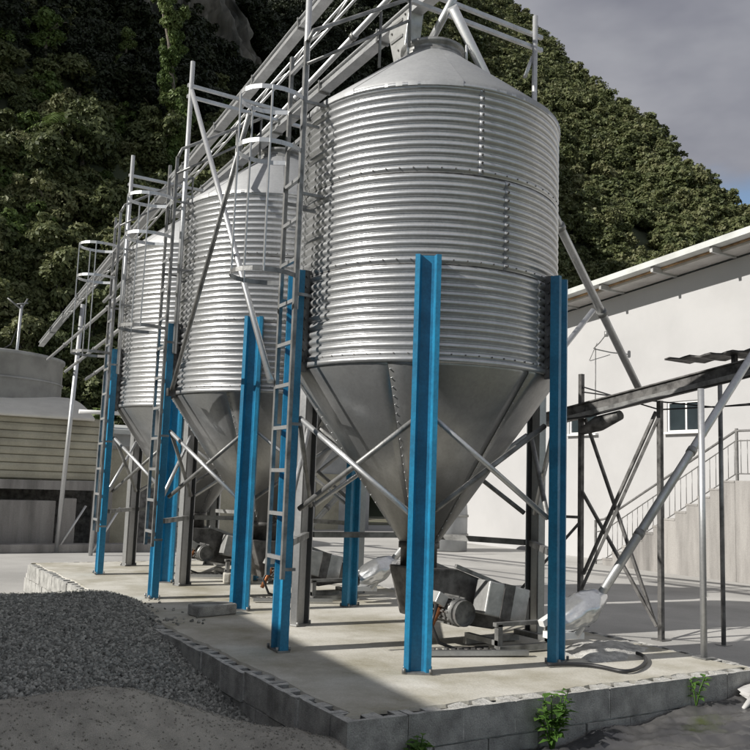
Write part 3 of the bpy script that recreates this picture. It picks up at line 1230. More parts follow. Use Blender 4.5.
SILOS = [(1.727, 1.854, 'large corrugated silo nearest the camera, in front of the white building'),
         (1.727, 4.93, 'corrugated silo in the middle of the row of three'),
         (1.78, 7.33, 'corrugated silo at the far left end of the row')]
proto = make_silo()
for i, (x, y, lb) in enumerate(SILOS):
    o = proto if i == 0 else copy_tree(proto)
    o.location = (x, y, 0.005)
    o['label'] = lb

# ------------------------------------------------------------------ gantries above the silos


def gantry(name, y, zt, xl, xr, label, brace_to=None, zlo=2.6):
    g = thing(name, label, 'pipe frame', (xl, y, zlo), 'pipe gantries over the silos')

    def P(x, yy, z):
        return (x - xl, yy - y, z - zlo)
    b = MB()
    b.tube([P(xl, y, 2.6), P(xl, y, zt)], .026, 10)
    b.build('post', 'pipe', g)
    b = MB()
    b.tube([P(xr, y, 3.3), P(xr, y, zt - .1)], .026, 10)
    b.build('post', 'pipe', g)
    for dz in (.27, .40):
        b = MB()
        b.bar(P(xl - .03, y + .035, zt - dz), P(xr + .12, y + .035, zt - dz), .035, .035)
        b.build('crossbar', 'pipe', g)
    b = MB()
    b.tube([P(xr - .12, y, zt - .75), P(xr, y + .03, zt - .50)], .018, 8)
    b.build('knee_brace', 'pipe', g)
    for z in (2.72, 3.4, 4.1):
        b = MB()
        b.bar(P(xl, y, z), P(xl + .14, y, z), .02, .02)
        b.build('wall_bracket', 'steel_grey', g)
    if brace_to:
        b = MB()
        b.tube([P(xl, y - .03, zt - .36), P(*brace_to)], .026, 10)
        b.build('diagonal_brace', 'pipe', g)
    return g


gantry('pipe_gantry', 1.80, 5.90, .46, 2.88, 'galvanised pipe frame standing over the roof of the nearest silo')
gantry('pipe_gantry', 4.90, 5.93, .56, 2.90, 'galvanised pipe frame over the middle silo with a long diagonal brace', (.40, 2.05, 2.05))
gantry('pipe_gantry', 7.33, 5.6, .62, 2.92, 'galvanised pipe frame over the far left silo')

# dark shaded diagonal strut from the middle silo ladder up to the cage of the nearest silo
t = thing('diagonal_strut', 'long dark diagonal pipe crossing in front of the middle silo', 'pipe', (.45, 4.6, 1.9))
b = MB()
b.tube([(.0, 0, .25), (-.35, -2.55, 2.28)], .022, 10)
b.build('pipe', 'steel_grey', t)
b = MB()
b.box((0, 0, .25), (.08, .06, .08))
b.build('clamp', 'steel_dark', t)


# ------------------------------------------------------------------ overhead conveyors
def conveyor(p0, p1, w, h, label, kind='trough', name='inclined_conveyor', mtl='pipe'):
    p0, p1 = Vector(p0), Vector(p1)
    t = thing(name, label, 'conveyor', p0, 'conveyors over the silos')
    d = p1 - p0
    L = d.length
    dn = d.normalized()
    sd_ = dn.cross(Vector((0, 0, 1))).normalized()
    un = sd_.cross(dn)
    b = MB()
    if kind == 'trough':
        b.bar((0, 0, 0), d, w, h)
        b.bar(un * (h / 2 + .008), d + un * (h / 2 + .008), w + .05, .014)
        b.bar(-un * (h / 2 + .008), d - un * (h / 2 + .008), w + .05, .014)
        b.build('trough', mtl, t)
        nfl = int(L / 1.3)
        for i in range(1, nfl + 1):
            q = d * (i / (nfl + 1))
            f = MB()
            f.bar(q - dn * .012, q + dn * .012, w + .07, h + .06)
            f.build('flange', 'steel_grey', t)
    elif kind == 'truss':
        for sg in (-1, 1):
            b.tube([un * sg * h / 2, d + un * sg * h / 2], .015, 8)
        b.build('chord', mtl, t)
        nn = int(L / .45)
        f = MB()
        for i in range(nn):
            a = d * (i / nn)
            c = d * ((i + 1) / nn)
            sg = 1 if i % 2 else -1
            f.tube([a + un * sg * h / 2, c - un * sg * h / 2], .010, 6)
        f.build('lacing', mtl, t)
    else:
        b.tube([(0, 0, 0), d], w, 14)
        b.build('pipe', mtl, t)
        nfl = max(1, int(L / 1.6))
        for i in range(1, nfl + 1):
            q = d * (i / (nfl + 1))
            f = MB()
            f.tube([q - dn * .03, q + dn * .03], w + .014, 14)
            f.build('clamp', 'steel_grey', t)
    return t


def Lp(a, b, u):
    return tuple(a[i] + (b[i] - a[i]) * u for i in range(3))


A0, A1 = (1.7, 18.6, 4.46), (1.7, 1.9, 6.92)
conveyor(A0, A1, .075, .085, 'long inclined trough conveyor climbing over all three silos', 'trough')
conveyor((1.55, 15.5, 4.62), (1.55, 1.7, 6.30), .02, .10, 'slim lattice conveyor frame climbing beside the long trough', 'truss')
conveyor((1.9, 13.5, 4.75), (1.9, 2.2, 6.28), .032, .09, 'round feed pipe sloping over the far and middle silos', 'pipe')
conveyor((1.70, 8.6, 5.30), (1.70, 1.50, 5.66), .07, .08, 'short trough conveyor ending at the nearest silo lid', 'trough')

# drop box at the end of the short trough
t = thing('drop_box', 'light sheet metal drop box above the nearest silo lid', 'chute', (1.70, 2.25, 5.16))
b = MB()
b.prism([(-.16, .44), (.14, .44), (.19, .32), (.08, .0), (-.08, .0)], (-.08, 0, 0), (0, 1, 0), (0, 0, 1), (1, 0, 0), .16)
b.build('box_body', 'cover', t, bevel=.006)
b = MB()
b.box((-.086, .03, .22), (.012, .2, .025))
b.box((-.086, .04, .38), (.012, .2, .025))
b.build('stiffener', 'steel_grey', t)
b = MB()
for yy, zz in ((-.1, .41), (.12, .31), (0, .1)):
    b.tube([(-.08, yy, zz), (-.092, yy, zz)], .010, 8)
b.build('box_bolt', 'steel_dark', t)

# pipe from the nearest silo lid down to the trough by the white building
conveyor((1.76, 1.62, 5.44), (5.70, 3.05, 2.55), .044, .1, 'pale pipe sloping from the nearest silo roof down to the dark trough', 'pipe', 'filling_pipe')
t = thing('roof_brace', 'short pale pipe brace rising from the nearest silo lid', 'pipe', (1.74, 2.05, 5.13))
b = MB()
b.tube([(0, 0, 0), (.03, -.47, .42)], .035, 10)
b.build('pipe', 'pipe', t)
b = MB()
b.box((0, 0, 0.01), (.12, .1, .03))
b.build('foot', 'steel_grey', t)

# pipes and frame at the right of the plinth ------------------------------------------------


def boot_assembly(y0, label, tlabel):
    """screw-conveyor boot under a silo outlet, running toward +X, and the rising tube it feeds"""
    g = 'conveyor boots under the silos'
    t = thing('conveyor_boot', label, 'machine', (1.727, y0, 0.006), g)
    b = MB()
    # funnel body
    b.prism([(-.22, .62), (.24, .60), (1.02, .33), (1.02, .14), (.62, .10), (-.1, .22)], (0, -.17, 0), (1, 0, 0), (0, 0, 1), (0, 1, 0), .34)
    b.build('boot_body', 'steel_dark', t, bevel=.012)
    b = MB()
    b.bar((.20, -.19, .63), (.99, -.19, .36), .03, .03)
    b.bar((.20, .19, .63), (.99, .19, .36), .03, .03)
    b.build('boot_flange', 'steel_grey', t)
    # inspection cover: pale box with dark band
    R = Matrix.Rotation(math.radians(12), 3, 'Y') @ Matrix.Rotation(math.radians(-6), 3, 'Z')
    b = MB()
    b.box((.54, -.36, .36), (.40, .20, .27), R)
    cv = b.build('motor_cover', 'cover', t, bevel=.012)
    b = MB()
    b.box((.535, -.364, .362), (.10, .205, .276), R)
    b.build('cover_band', 'steel_dark', cv)
    # motor
    b = MB()
    b.tube([(.06, -.47, .30), (.08, -.20, .31)], .105, 20)
    mt = b.build('motor', 'motor', t)
    b = MB()
    for k in range(12):
        a = 2 * PI * k / 12
        b.box((.07 + math.cos(a) * .112, -.32, .305 + math.sin(a) * .112), (.012, .2, .012))
    b.build('cooling_fin', 'motor', mt)
    b = MB()
    b.lathe([(0, .0), (.085, .0), (.1, .02), (.1, .05)], 18)
    fc = b.build('fan_cover', 'steel_grey', mt)
    fc.rotation_euler = (PI / 2, 0, 0)
    fc.location = (.06, -.46, .30)
    b = MB()
    b.box((-.08, -.34, .40), (.10, .12, .09), Matrix.Rotation(.5, 3, 'Y'))
    b.build('junction_box', 'cover', t, bevel=.006)
    b = MB()
    b.tube([(-.10, -.36, .36), (-.18, -.40, .22), (-.12, -.42, .08), (.02, -.44, .03), (.3, -.5, .03)], .013, 8)
    b.build('power_lead', 'black', t)
    b = MB()
    b.tube([(-.02, -.30, .33), (-.10, -.32, .24), (-.16, -.33, .13)], .022, 8)
    b.build('copper_lead', 'copper', t)
    # skid frame
    b = MB()
    for yy in (-.62, -.2):
        b.bar((.30, yy, .035), (.86, yy, .035), .045, .05)
    for xx in (.32, .84):
        b.bar((xx, -.62, .08), (xx, -.2, .08), .045, .04)
        b.bar((xx, -.60, .03), (xx, -.60, .22), .045, .045)
    b.bar((.28, -.60, .22), (.90, -.60, .22), .045, .03)
    b.build('skid_frame', 'steel_grey', t)
    b = MB()
    b.bar((-.32, -.48, .03), (.46, -.78, .03), .05, .035)
    b.build('floor_rail', 'galv_smooth', t)
    ch = MB()
    for k in range(13):
        ch.box((-.22 + k * .05, -.40 - k * .018, .03 + .004 * (k % 2)), (.032, .03, .02), Matrix.Rotation(k * .6, 3, 'Z'))
    tag(ch.build('chain', 'steel_dark', t), kind='stuff')
    # foil wrapped joint
    tb = thing('rising_auger_tube', tlabel, 'pipe', (2.62, y0 - .86, .12), 'auger tubes rising from the boots')
    b = MB()
    pts, nu_, nv_ = [], 40, 26
    for j in range(nv_ + 1):
        u = j / nv_
        for i in range(nu_):
            a = 2 * PI * i / nu_
            r = (.05 + .105 * math.sin(PI * min(1, u * .9 + .08)) ** .8) * (1 + .10 * fbm(math.cos(a) * 2, math.sin(a) * 2, u * 4, 3) + .05 * abs(fbm(math.cos(a) * 5, math.sin(a) * 5, u * 11, 3)))
            pts.append((-.14 + u * .46, .10 + math.cos(a) * r * 1.0 - u * .06, .11 + u * .20 + math.sin(a) * r * .85))
    b.add(pts, [(j * nu_ + i, j * nu_ + (i + 1) % nu_, (j + 1) * nu_ + (i + 1) % nu_, (j + 1) * nu_ + i) for j in range(nv_) for i in range(nu_)], True)
    b.build('foil_wrap', 'foil', tb)
    b = MB()
    b.tube([(-.02, .0, .03), (2.40, .12, 2.48), (3.5, .18, 3.60)], .037, 16)
    tu = b.build('tube', 'pipe', tb)
    for u in (.1, .32, .62):
        p = Vector((-.02, 0, .03)).lerp(Vector((2.40, .12, 2.48)), u)
        dd = Vector((2.42, .12, 2.45)).normalized()
        b = MB()
        b.tube([p - dd * .03, p + dd * .03], .044, 16)
        b.build('clamp', 'steel_grey', tu)
    b = MB()
    b.bar((-.26, .06, .04), (.06, .02, .03), .10, .05)
    b.bar((-.28, .10, .12), (-.1, .10, .20), .06, .05)
    b.build('white_nozzle', 'frame', tb)
    return t


boot_assembly(1.80, 'dark screw conveyor boot with motor under the nearest silo', 'bright auger tube rising to the right from the nearest boot')
boot_assembly(4.88, 'dark screw conveyor boot with motor under the middle silo', 'auger tube rising behind the nearest silo hopper')
boot_assembly(7.28, 'dark screw conveyor boot with motor under the far left silo', 'auger tube rising from the boot of the far left silo')

# dark trough on posts beside the white building
t = thing('dark_trough', 'dark weathered trough conveyor raised on posts before the white building', 'conveyor', (5.7, 4.7, 2.2))
b = MB()
e = Vector((0, -3.9, .52))
b.bar((0, 0, 0), e, .22, .13)
b.bar((0, 0, .075), e + Vector((0, 0, .075)), .27, .016)
b.build('trough', 'steel_dark', t)
b = MB()
b.bar((-.13, 0, -.07), e + Vector((-.13, 0, -.07)), .04, .05)
b.build('side_rail', 'steel_grey', t)
b = MB()
b.tube([(-.2, -.4, -.03), (-.12, -1.0, .02), (-.15, -1.9, .16), (-.1, -3.0, .30), (-.1, -3.8, .42)], .014, 8)
b.build('power_cable', 'black', t)
b = MB()
b.tube([(-.03, -.75, -.16), (-.03, -1.05, -.07), (-.03, -1.4, .02)], [.05, .10, .06], 12)
b.build('drive_pod', 'steel_dark', t)
tp = thing('trough_frame', 'dark steel posts with crossed braces carrying the dark trough', 'steel frame', (5.7, 3.4, GZ))
for (x, y, h_) in ((5.66, 3.95, 3.18), (5.85, 2.85, 2.78)):
    b = MB()
    b.bar((x - 5.7, y - 3.4, 0), (x - 5.7, y - 3.4, h_), .055, .055)
    b.box((x - 5.7, y - 3.4, .008), (.16, .16, .014))
    b.build('post', 'steel_dark', tp)
for (a, c) in (((5.68, 3.9, 2.2), (5.85, 2.95, -.2)), ((5.84, 2.9, 2.25), (5.66, 3.9, .25)), ((5.66, 3.95, 1.3), (5.84, 2.9, -.25)), ((5.84, 2.85, 2.2), (5.2, 3.75, -.35)), ((5.66, 3.95, .9), (5.0, 4.7, -.3))):
    b = MB()
    b.bar((a[0] - 5.7, a[1] - 3.4, a[2] - GZ), (c[0] - 5.7, c[1] - 3.4, c[2] - GZ), .035, .035)
    b.build('brace', 'steel_dark', tp)
b = MB()
b.bar((-.04, .55, 1.35), (-.35, 1.0, 1.35), .035, .035)
b.build('brace', 'steel_dark', tp)

# sheet of roofing on a stub over the right end of the trough
t = thing('rain_cover', 'corrugated dark rain cover strip above the right end of the trough', 'cover', (5.75, 1.55, 2.78))
b = MB()
npl = 26
b.add([(sx_ * .22 + .06 * math.sin(1), 1.0 - 1.8 * i / npl, .03 + .012 * math.sin(i * 1.6) - .02 * i / npl) for i in range(npl + 1) for sx_ in (-1, 1)],
      [(2 * i, 2 * i + 1, 2 * i + 3, 2 * i + 2) for i in range(npl)])
cvr = b.build('sheet', 'steel_dark', t)
sm = cvr.modifiers.new('thick', 'SOLIDIFY')
sm.thickness = .02
b = MB()
b.bar((0, .2, -.2), (0, .2, .02), .05, .05)
b.build('stub', 'steel_dark', t)

# two galvanised posts on and beside the plinth corner
for (x, y, z0, z1, lb, mt_) in ((3.50, .44, .006, 2.14, 'pale galvanised post on the right corner of the plinth', 'pipe'),
                               (6.3, 2.35, GZ, 2.72, 'grey post before the stair, right of the auger tube', 'steel_grey')):
    t = thing('pipe_post', lb, 'post', (x, y, z0))
    b = MB()
    b.tube([(0, 0, 0), (0, 0, z1 - z0)], .026, 12)
    b.build('post', mt_, t)
    b = MB()
    b.box((0, 0, .006), (.13, .13, .010))
    b.build('base_plate', 'steel_grey', t)

# ------------------------------------------------------------------ white building on the right
WX = 14.2


def rake(y):      # underside of the roof at the gable wall
    return 6.10 + (13.2 - y) * 0.080


wb = thing('white_farm_building', 'white rendered building with low pitched metal roof', 'building', (WX, 5, GZ))


def W(x, y, z):
    return Vector((x - WX, y - 5, z - GZ))


YN, YF = -9.0, 19.5
# gable wall with window and door openings
opens = [(8.68, 9.72, 2.73, 3.45), (11.95, 12.95, 2.78, 3.42), (6.0, 6.95, 1.60, 3.75), (3.9, 4.9, 2.7, 3.45)]
ysp = sorted({YN, YF} | {o[0] for o in opens} | {o[1] for o in opens})
b = MB()
for ya, yb in zip(ysp[:-1], ysp[1:]):
    hit = [o for o in opens if o[0] <= ya + 1e-6 and o[1] >= yb - 1e-6]
    if hit:
        o = hit[0]
        zs = [(GZ, o[2], None), (o[3], None, 'top')]
    else:
        zs = [(GZ, None, 'top')]
    for z0, z1, tp_ in zs:
        za = rake(ya) if z1 is None else z1
        zb_ = rake(yb) if z1 is None else z1
        vs_ = [W(WX, ya, z0), W(WX, yb, z0), W(WX, yb, zb_), W(WX, ya, za), W(WX + .24, ya, z0), W(WX + .24, yb, z0), W(WX + .24, yb, zb_), W(WX + .24, ya, za)]
        b.add(vs_, [(0, 3, 2, 1), (4, 5, 6, 7), (0, 1, 5, 4), (3, 7, 6, 2), (0, 4, 7, 3), (1, 2, 6, 5)])
b.build('gable_wall', 'white', wb)
b = MB()
b.box(W(WX + 9, YF - .12, 2.6), (17.5, .24, 6.0))
b.box(W(WX + 9, YN + .12, 3.5), (17.5, .24, 7.8))
b.build('side_wall', 'white', wb)
# roof sheet with overhang
OX = 13.3
b = MB()
ya, yb = YN - .5, YF + .6
prf = [(ya, rake(ya) + .14), (yb, rake(yb) + .14), (yb, rake(yb) + .235), (ya, rake(ya) + .235)]
b.prism([(y - 5, z - GZ) for y, z in prf], (OX - WX, 0, 0), (0, 1, 0), (0, 0, 1), (1, 0, 0), 20)
b.build('roof', 'fascia', wb)
b = MB()
b.prism([(ya - 5, rake(ya) + .12 - GZ), (yb - 5, rake(yb) + .12 - GZ), (yb - 5, rake(yb) + .26 - GZ), (ya - 5, rake(ya) + .26 - GZ)], (OX - WX - .03, 0, 0), (0, 1, 0), (0, 0, 1), (1, 0, 0), .028)
b.build('verge_trim', 'fascia', wb)
b = MB()
b.prism([(ya - 5, rake(ya) + .10 - GZ), (yb - 5, rake(yb) + .10 - GZ), (yb - 5, rake(yb) + .138 - GZ), (ya - 5, rake(ya) + .138 - GZ)], (OX - WX + .30, 0, 0), (0, 1, 0), (0, 0, 1), (1, 0, 0), .05)
b.build('flashing', 'rust', wb)
b = MB()
b.prism([(ya - 5, rake(ya) + .04 - GZ), (yb - 5, rake(yb) + .04 - GZ), (yb - 5, rake(yb) + .10 - GZ), (ya - 5, rake(ya) + .10 - GZ)], (OX - WX + .36, 0, 0), (0, 1, 0), (0, 0, 1), (1, 0, 0), .53)
b.build('soffit', 'soffit', wb)
pur = None
for k in range(17):
    y = YF - .4 - k * 1.62 + .02
    zc = rake(y) + .065
    if pur is None:
        b = MB()
        b.box((0, 0, 0), (.84, .07, .13))
        pur = b.build('purlin', 'purlin', wb)
        pur.location = W(OX + .45, y, zc)
    else:
        part_copy(pur, 'purlin', wb, W(OX + .45, y, zc))
for (y0, y1, z0, z1) in (opens[0], opens[1], opens[3]):
    b = MB()
    fw = .045
    xx = WX + .06
    b.box(W(xx, (y0 + y1) / 2, z0 + fw / 2), (.06, y1 - y0, fw))
    b.box(W(xx, (y0 + y1) / 2, z1 - fw / 2), (.06, y1 - y0, fw))
    b.box(W(xx, y0 + fw / 2, (z0 + z1) / 2), (.056, fw, z1 - z0 - 2 * fw))
    b.box(W(xx, y1 - fw / 2, (z0 + z1) / 2), (.056, fw, z1 - z0 - 2 * fw))
    b.box(W(xx, (y0 + y1) / 2, (z0 + z1) / 2), (.05, fw, z1 - z0 - 2 * fw))
    wf = b.build('window', 'frame', wb)
    for a, c in ((y0 + fw, (y0 + y1) / 2 - fw / 2), ((y0 + y1) / 2 + fw / 2, y1 - fw)):
        b = MB()
        b.box(W(xx + .005, (a + c) / 2, (z0 + z1) / 2), (.008, c - a, z1 - z0 - 2 * fw))
        b.build('pane', 'glass', wf)
    b = MB()
    b.box(W(WX - .03, (y0 + y1) / 2, z0 - .025), (.16, y1 - y0 + .1, .05))
    b.build('sill', 'frame', wf)
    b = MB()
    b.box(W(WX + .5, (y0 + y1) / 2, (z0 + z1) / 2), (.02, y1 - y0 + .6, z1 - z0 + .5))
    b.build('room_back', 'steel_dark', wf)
y0, y1, z0, z1 = opens[2]
b = MB()
b.box(W(WX + .14, (y0 + y1) / 2, (z0 + z1) / 2), (.05, y1 - y0, z1 - z0))
dr = b.build('door', 'railing', wb)
b = MB()
b.box(W(WX + .10, y1 - .1, 2.6), (.05, .03, .16))
b.build('handle', 'frame', dr)

# lamp arm fixed on the gable
t = thing('wall_lamp_arm', 'thin bent lamp arm fixed high on the white gable wall', 'bracket', (WX - .02, 11.5, 4.95))
b = MB()
b.tube([(0, .55, .05), (-.35, .0, .10), (-.70, -.55, .20)], .014, 8)
b.tube([(0, .7, -.25), (-.4, .05, .08)], .010, 8)
b.build('arm', 'steel_grey', t)
b = MB()
b.tube([(-.70, -.55, .14), (-.70, -.55, .27)], .05, 10)
b.build('lamp_head', 'steel_grey', t)
b = MB()
b.tube([(.005, .5, .05), (.005, .5, -1.9)], .008, 6)
b.build('wire', 'steel_grey', t)

# concrete stair up along the gable
SX0, SX1 = 12.95, 14.19
nst = 12
run, rise = .295, 2.0 / 12
ys0 = 10.55
st = thing('concrete_stair', 'grey stained concrete stair rising along the white wall', 'stair', (SX0, ys0, GZ))
prof_ = [(0, 0)]
for k in range(nst):
    prof_ += [(-k * run, (k + 1) * rise - .045), (-(k + 1) * run, (k + 1) * rise - .045)]
prof_ += [(-nst * run, 0)]
b = MB()
b.prism(prof_, (0, 0, 0), (0, 1, 0), (0, 0, 1), (1, 0, 0), SX1 - SX0)
b.build('flight', 'stairc', st)
for k in range(nst):
    b = MB()
    b.box(((SX1 - SX0) / 2 - .004, -(k + .5) * run + .012, (k + 1) * rise - .022), (SX1 - SX0 + .012, run + .02, .044))
    b.build('step', 'stairc', st, bevel=.008)
b = MB()
b.box(((SX1 - SX0) / 2, -(nst * run) - 3.5, nst * rise / 2), (SX1 - SX0, 7.0, nst * rise))
b.build('landing', 'stairc', st, bevel=.01)
rl = thing('stair_railing', 'dark steel stair railing with thin upright bars', 'railing', (SX0 + .06, ys0, GZ))


def zs_(y):
    k = (ys0 - y) / run
    return min(max(k, 0), nst) * rise


b = MB()
ytop = ys0 - nst * run
yend = ytop - 4.0
pts3 = [(0, .28, 1.0), (0, 0.0, 1.06), (0, ytop - ys0, nst * rise + 1.0), (0, yend - ys0, nst * rise + 1.0)]
b.tube(pts3, .026, 10)
b.build('top_rail', 'railing', rl)
for off in (.80, .14):
    b = MB()
    b.tube([(0, .28, off - .06), (0, 0, off), (0, ytop - ys0, nst * rise + off), (0, yend - ys0, nst * rise + off)], .013, 8)
    b.build('rail', 'railing', rl)
bal = None
nb = int((ys0 - yend) / .148)
for i in range(nb):
    y = ys0 - .1 - i * .148
    zb_ = max(0, min((ys0 - y) / run, nst)) * rise
    if bal is None:
        b = MB()
        b.tube([(0, 0, .14), (0, 0, .82)], .008, 6)
        bal = b.build('baluster', 'railing', rl)
        bal.location = (0, y - ys0, zb_)
    else:
        part_copy(bal, 'baluster', rl, (0, y - ys0, zb_))
for y in (ys0 + .28, ys0 - 1.6, ytop - .02, ytop - 1.4, ytop - 2.8):
    zb_ = zs_(y)
    b = MB()
    b.bar((0, y - ys0, zb_ - .1 if y < ys0 else 0), (0, y - ys0, zb_ + (1.05 if y < ys0 else 1.02)), .045, .045)
    b.build('post', 'railing', rl)

# ------------------------------------------------------------------ grey and white things behind the silos
t = thing('pale_upright_tank', 'pale grey round topped tank standing by the white wall', 'tank', (11.6, 14.9, GZ))
b = MB()
b.lathe([(0, 1.55), (.2, 1.53), (.45, 1.42), (.58, 1.22), (.6, 1.0), (.6, 0.02), (0, 0.02)], 32)
b.build('shell', 'tank_pale', t)
b = MB()
b.lathe([(.605, .0), (.63, .0), (.63, .06), (.605, .06)], 32, c=(0, 0, .9))
b.lathe([(.605, .0), (.63, .0), (.63, .06), (.605, .06)], 32, c=(0, 0, .4))
b.build('hoop', 'tank', t)
t = thing('low_grey_building', 'low pale grey building seen between the legs of the silos', 'building', (9.0, 24.0, GZ))
b = MB()
b.box((.2, 0, 1.6), (11.0, .25, 3.2))
b.box((5.6, 3, 1.6), (.25, 5.8, 3.2))
b.build('wall', 'tank_pale', t)
b = MB()
b.box((.2, 2.6, 3.3), (11.8, 6.4, .14), Matrix.Rotation(.08, 3, 'X'))
b.build('roof', 'fascia', t)
for x in (-3.4, -.8, 1.8):
    b = MB()
    b.box((x, -.14, 1.7), (1.0, .05, .9))
    wf = b.build('window', 'frame', t)
    for sg in (-1, 1):
        b = MB()
        b.box((x + sg * .235, -.172, 1.7), (.42, .016, .78))
        b.build('pane', 'glass', wf)
b = MB()
b.box((3.9, -.15, 1.0), (.95, .06, 2.0))
b.build('door', 'beige', t)

# ------------------------------------------------------------------ beige ribbed shed on the left
sh = thing('ribbed_shed', 'beige shed clad with horizontal ribbed boards at the left edge', 'shed', (0, 16.0, GZ))
pk = None
ph = .172
for k in range(8):
    z = 1.14 + k * ph - GZ
    if pk is None:
        b = MB()
        b.prism([(0, 0), (-.035, .02), (-.045, ph * .55), (-.02, ph - .012), (0, ph - .012)], (-6.0, 0, 0), (0, 1, 0), (0, 0, 1), (1, 0, 0), 8.95)
        pk = b.build('plank', 'beige', sh)
        pk.location = (0, 0, z)
    else:
        part_copy(pk, 'plank', sh, (0, 0, z))
b = MB()
b.box((-1.5, .12, 1.14 + 4 * ph - GZ), (8.9, .2, 8 * ph + .02))
b.box((2.83, 2.4, 1.14 + 4 * ph - GZ), (.2, 4.4, 8 * ph))
b.build('backing_wall', 'beige', sh)
b = MB()
b.box((-1.5, .02, 1.02 - GZ), (9.0, .3, .2))
b.build('base_beam', 'stairc', sh)
# low concrete piers and dark bays under the cladding
for (x0, x1, z1) in ((-3.0, 1.78, .68), (1.90, 2.22, .74), (2.62, 3.0, .9), (-4.6, -3.4, .8)):
    b = MB()
    b.box(((x0 + x1) / 2, .05, (z1 - GZ) / 2), (x1 - x0, .35, z1 - GZ))
    b.build('pier', 'stairc', sh, bevel=.015)
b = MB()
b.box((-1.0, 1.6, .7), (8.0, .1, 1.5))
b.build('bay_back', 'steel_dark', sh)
b = MB()
b.box((0.0, -.45, .09), (8.0, .35, .18))
b.build('kerb', 'stairc', sh, bevel=.02)
# sloping cream roof over it
b = MB()
rp = []
nn = 14
for i in range(nn + 1):
    u = i / nn
    rp.append((-.25 + 2.6 * u, 2.52 - GZ + .62 * math.sin(u * PI / 2)))
vv = [(-6.1, y, z) for y, z in rp] + [(2.45 - .25 * (i / nn) ** 2, y, z) for i, (y, z) in enumerate(rp)]
b.add(vv, [(i, i + nn + 1, i + nn + 2, i + 1) for i in range(nn)], True)
rf = b.build('roof', 'cream', sh)
sm = rf.modifiers.new('thick', 'SOLIDIFY')
sm.thickness = .06
t = thing('round_grey_tank', 'wide low grey round tank on top of the beige shed', 'tank', (.35, 18.9, GZ))
b = MB()
b.lathe([(1.95, 2.4), (1.95, 4.35), (1.99, 4.36), (1.99, 4.44), (1.9, 4.46), (0, 4.62)], 64)
b.build('shell', 'tank', t)
b = MB()
for z in (3.3, 3.8):
    b.lathe([(1.94, 0), (1.975, .0), (1.975, .05), (1.94, .05)], 64, c=(0, 0, z))
b.build('hoop', 'tank', t)
t = thing('tank_motor', 'small dark motor box on top of the grey tank', 'motor', (.28, 17.6, 3.98))
b = MB()
b.box((0, 0, .12), (.22, .2, .24))
b.build('case', 'black', t, bevel=.02)
b = MB()
b.tube([(.02, 0, .24), (.02, 0, .34)], .05, 12)
b.build('cap', 'motor', t)
# forked pole with looping cable on the tank
t = thing('forked_pole', 'thin pole with a forked top and looping cable above the tank', 'pole', (.92, 17.3, 3.1))
b = MB()
b.tube([(0, 0, 0), (.04, 0, 2.05)], .035, 10)
b.build('post', 'pipe', t)
b = MB()
b.tube([(.04, 0, 1.95), (-.28, 0, 2.18)], .018, 8)
b.tube([(.04, 0, 1.95), (.16, 0, 2.22)], .018, 8)
b.tube([(-.1, 0, 2.05), (.18, 0, 2.12)], .018, 8)
b.build('fork', 'steel_grey', t)
b = MB()
b.tube([(.02, 0, 1.6), (-.12, 0, 1.1), (-.5, 0, .82), (-1.0, 0, .78), (-1.6, 0, 1.1)], .014, 6)
b.tube([(-1.1, 0, 1.75), (-.85, 0, 1.5), (-.85, 0, 1.1), (-1.2, 0, .85)], .014, 6)
b.build('cable', 'black', t)

# pale pipes rising beside the far silo
for (p0, p1, r, lb) in (((1.76, 15.4, GZ), (1.92, 15.4, 5.0), .05, 'pale pole standing behind the shed piers, left of the two'),
                        ((2.28, 14.6, GZ), (2.36, 14.6, 5.55), .045, 'pale pole standing on the yard left of the far silo ladder')):
    t = thing('tall_pale_pole', lb, 'pole', p0)
    b = MB()
    b.tube([(0, 0, 0), tuple(p1[i] - p0[i] for i in range(3))], r, 12)
    b.build('pole', 'pipe', t)
    b = MB()
    b.tube([(.0, 0, 0.02), (.55, -.0, 1.0)], .025, 8)
    b.build('stay', 'pipe', t)
# branching fill pipes to the left of the far silo
k = 0
for (p0, p1, lb) in (((1.35, 15.8, 3.75), (1.5, 8.3, 4.55), 'pale pipe rising to the far silo from the tank, uppermost of the low ones'),
                     ((1.7, 15.6, 3.5), (1.5, 8.6, 3.95), 'pale pipe rising toward the middle of the far silo wall'),
                     ((2.1, 15.4, 3.35), (1.5, 8.7, 3.45), 'pale pipe nearly level behind the far silo, lowest of the three')):
    conveyor(p0, p1, .03, .1, lb, 'pipe', 'branch_pipe')
t = thing('level_valve_pipe', 'short level white pipe with valve beside the far ladder', 'pipe', (1.9, 14.9, 2.6))
b = MB()
b.tube([(0, 0, 0), (1.0, 0, .02)], .045, 10)
b.build('pipe', 'frame', t)
b = MB()
b.tube([(.62, 0, -.14), (.62, 0, .2)], .09, 12)
b.build('valve', 'frame', t)

# beige low wall seen under the far silos
t = thing('low_beige_wall', 'low beige wall behind the legs of the far silo', 'wall', (4.9, 17.0, GZ))
b = MB()
b.box((0, 0, 1.15), (3.6, .2, 2.3))
b.build('wall', 'beige', t)
b = MB()
b.box((0, 0, 2.34), (3.7, .3, .08))
b.build('coping', 'stairc', t)
b = MB()
b.box((-.6, -.11, .7), (.9, .04, 1.4))
b.build('door', 'steel_dark', t)
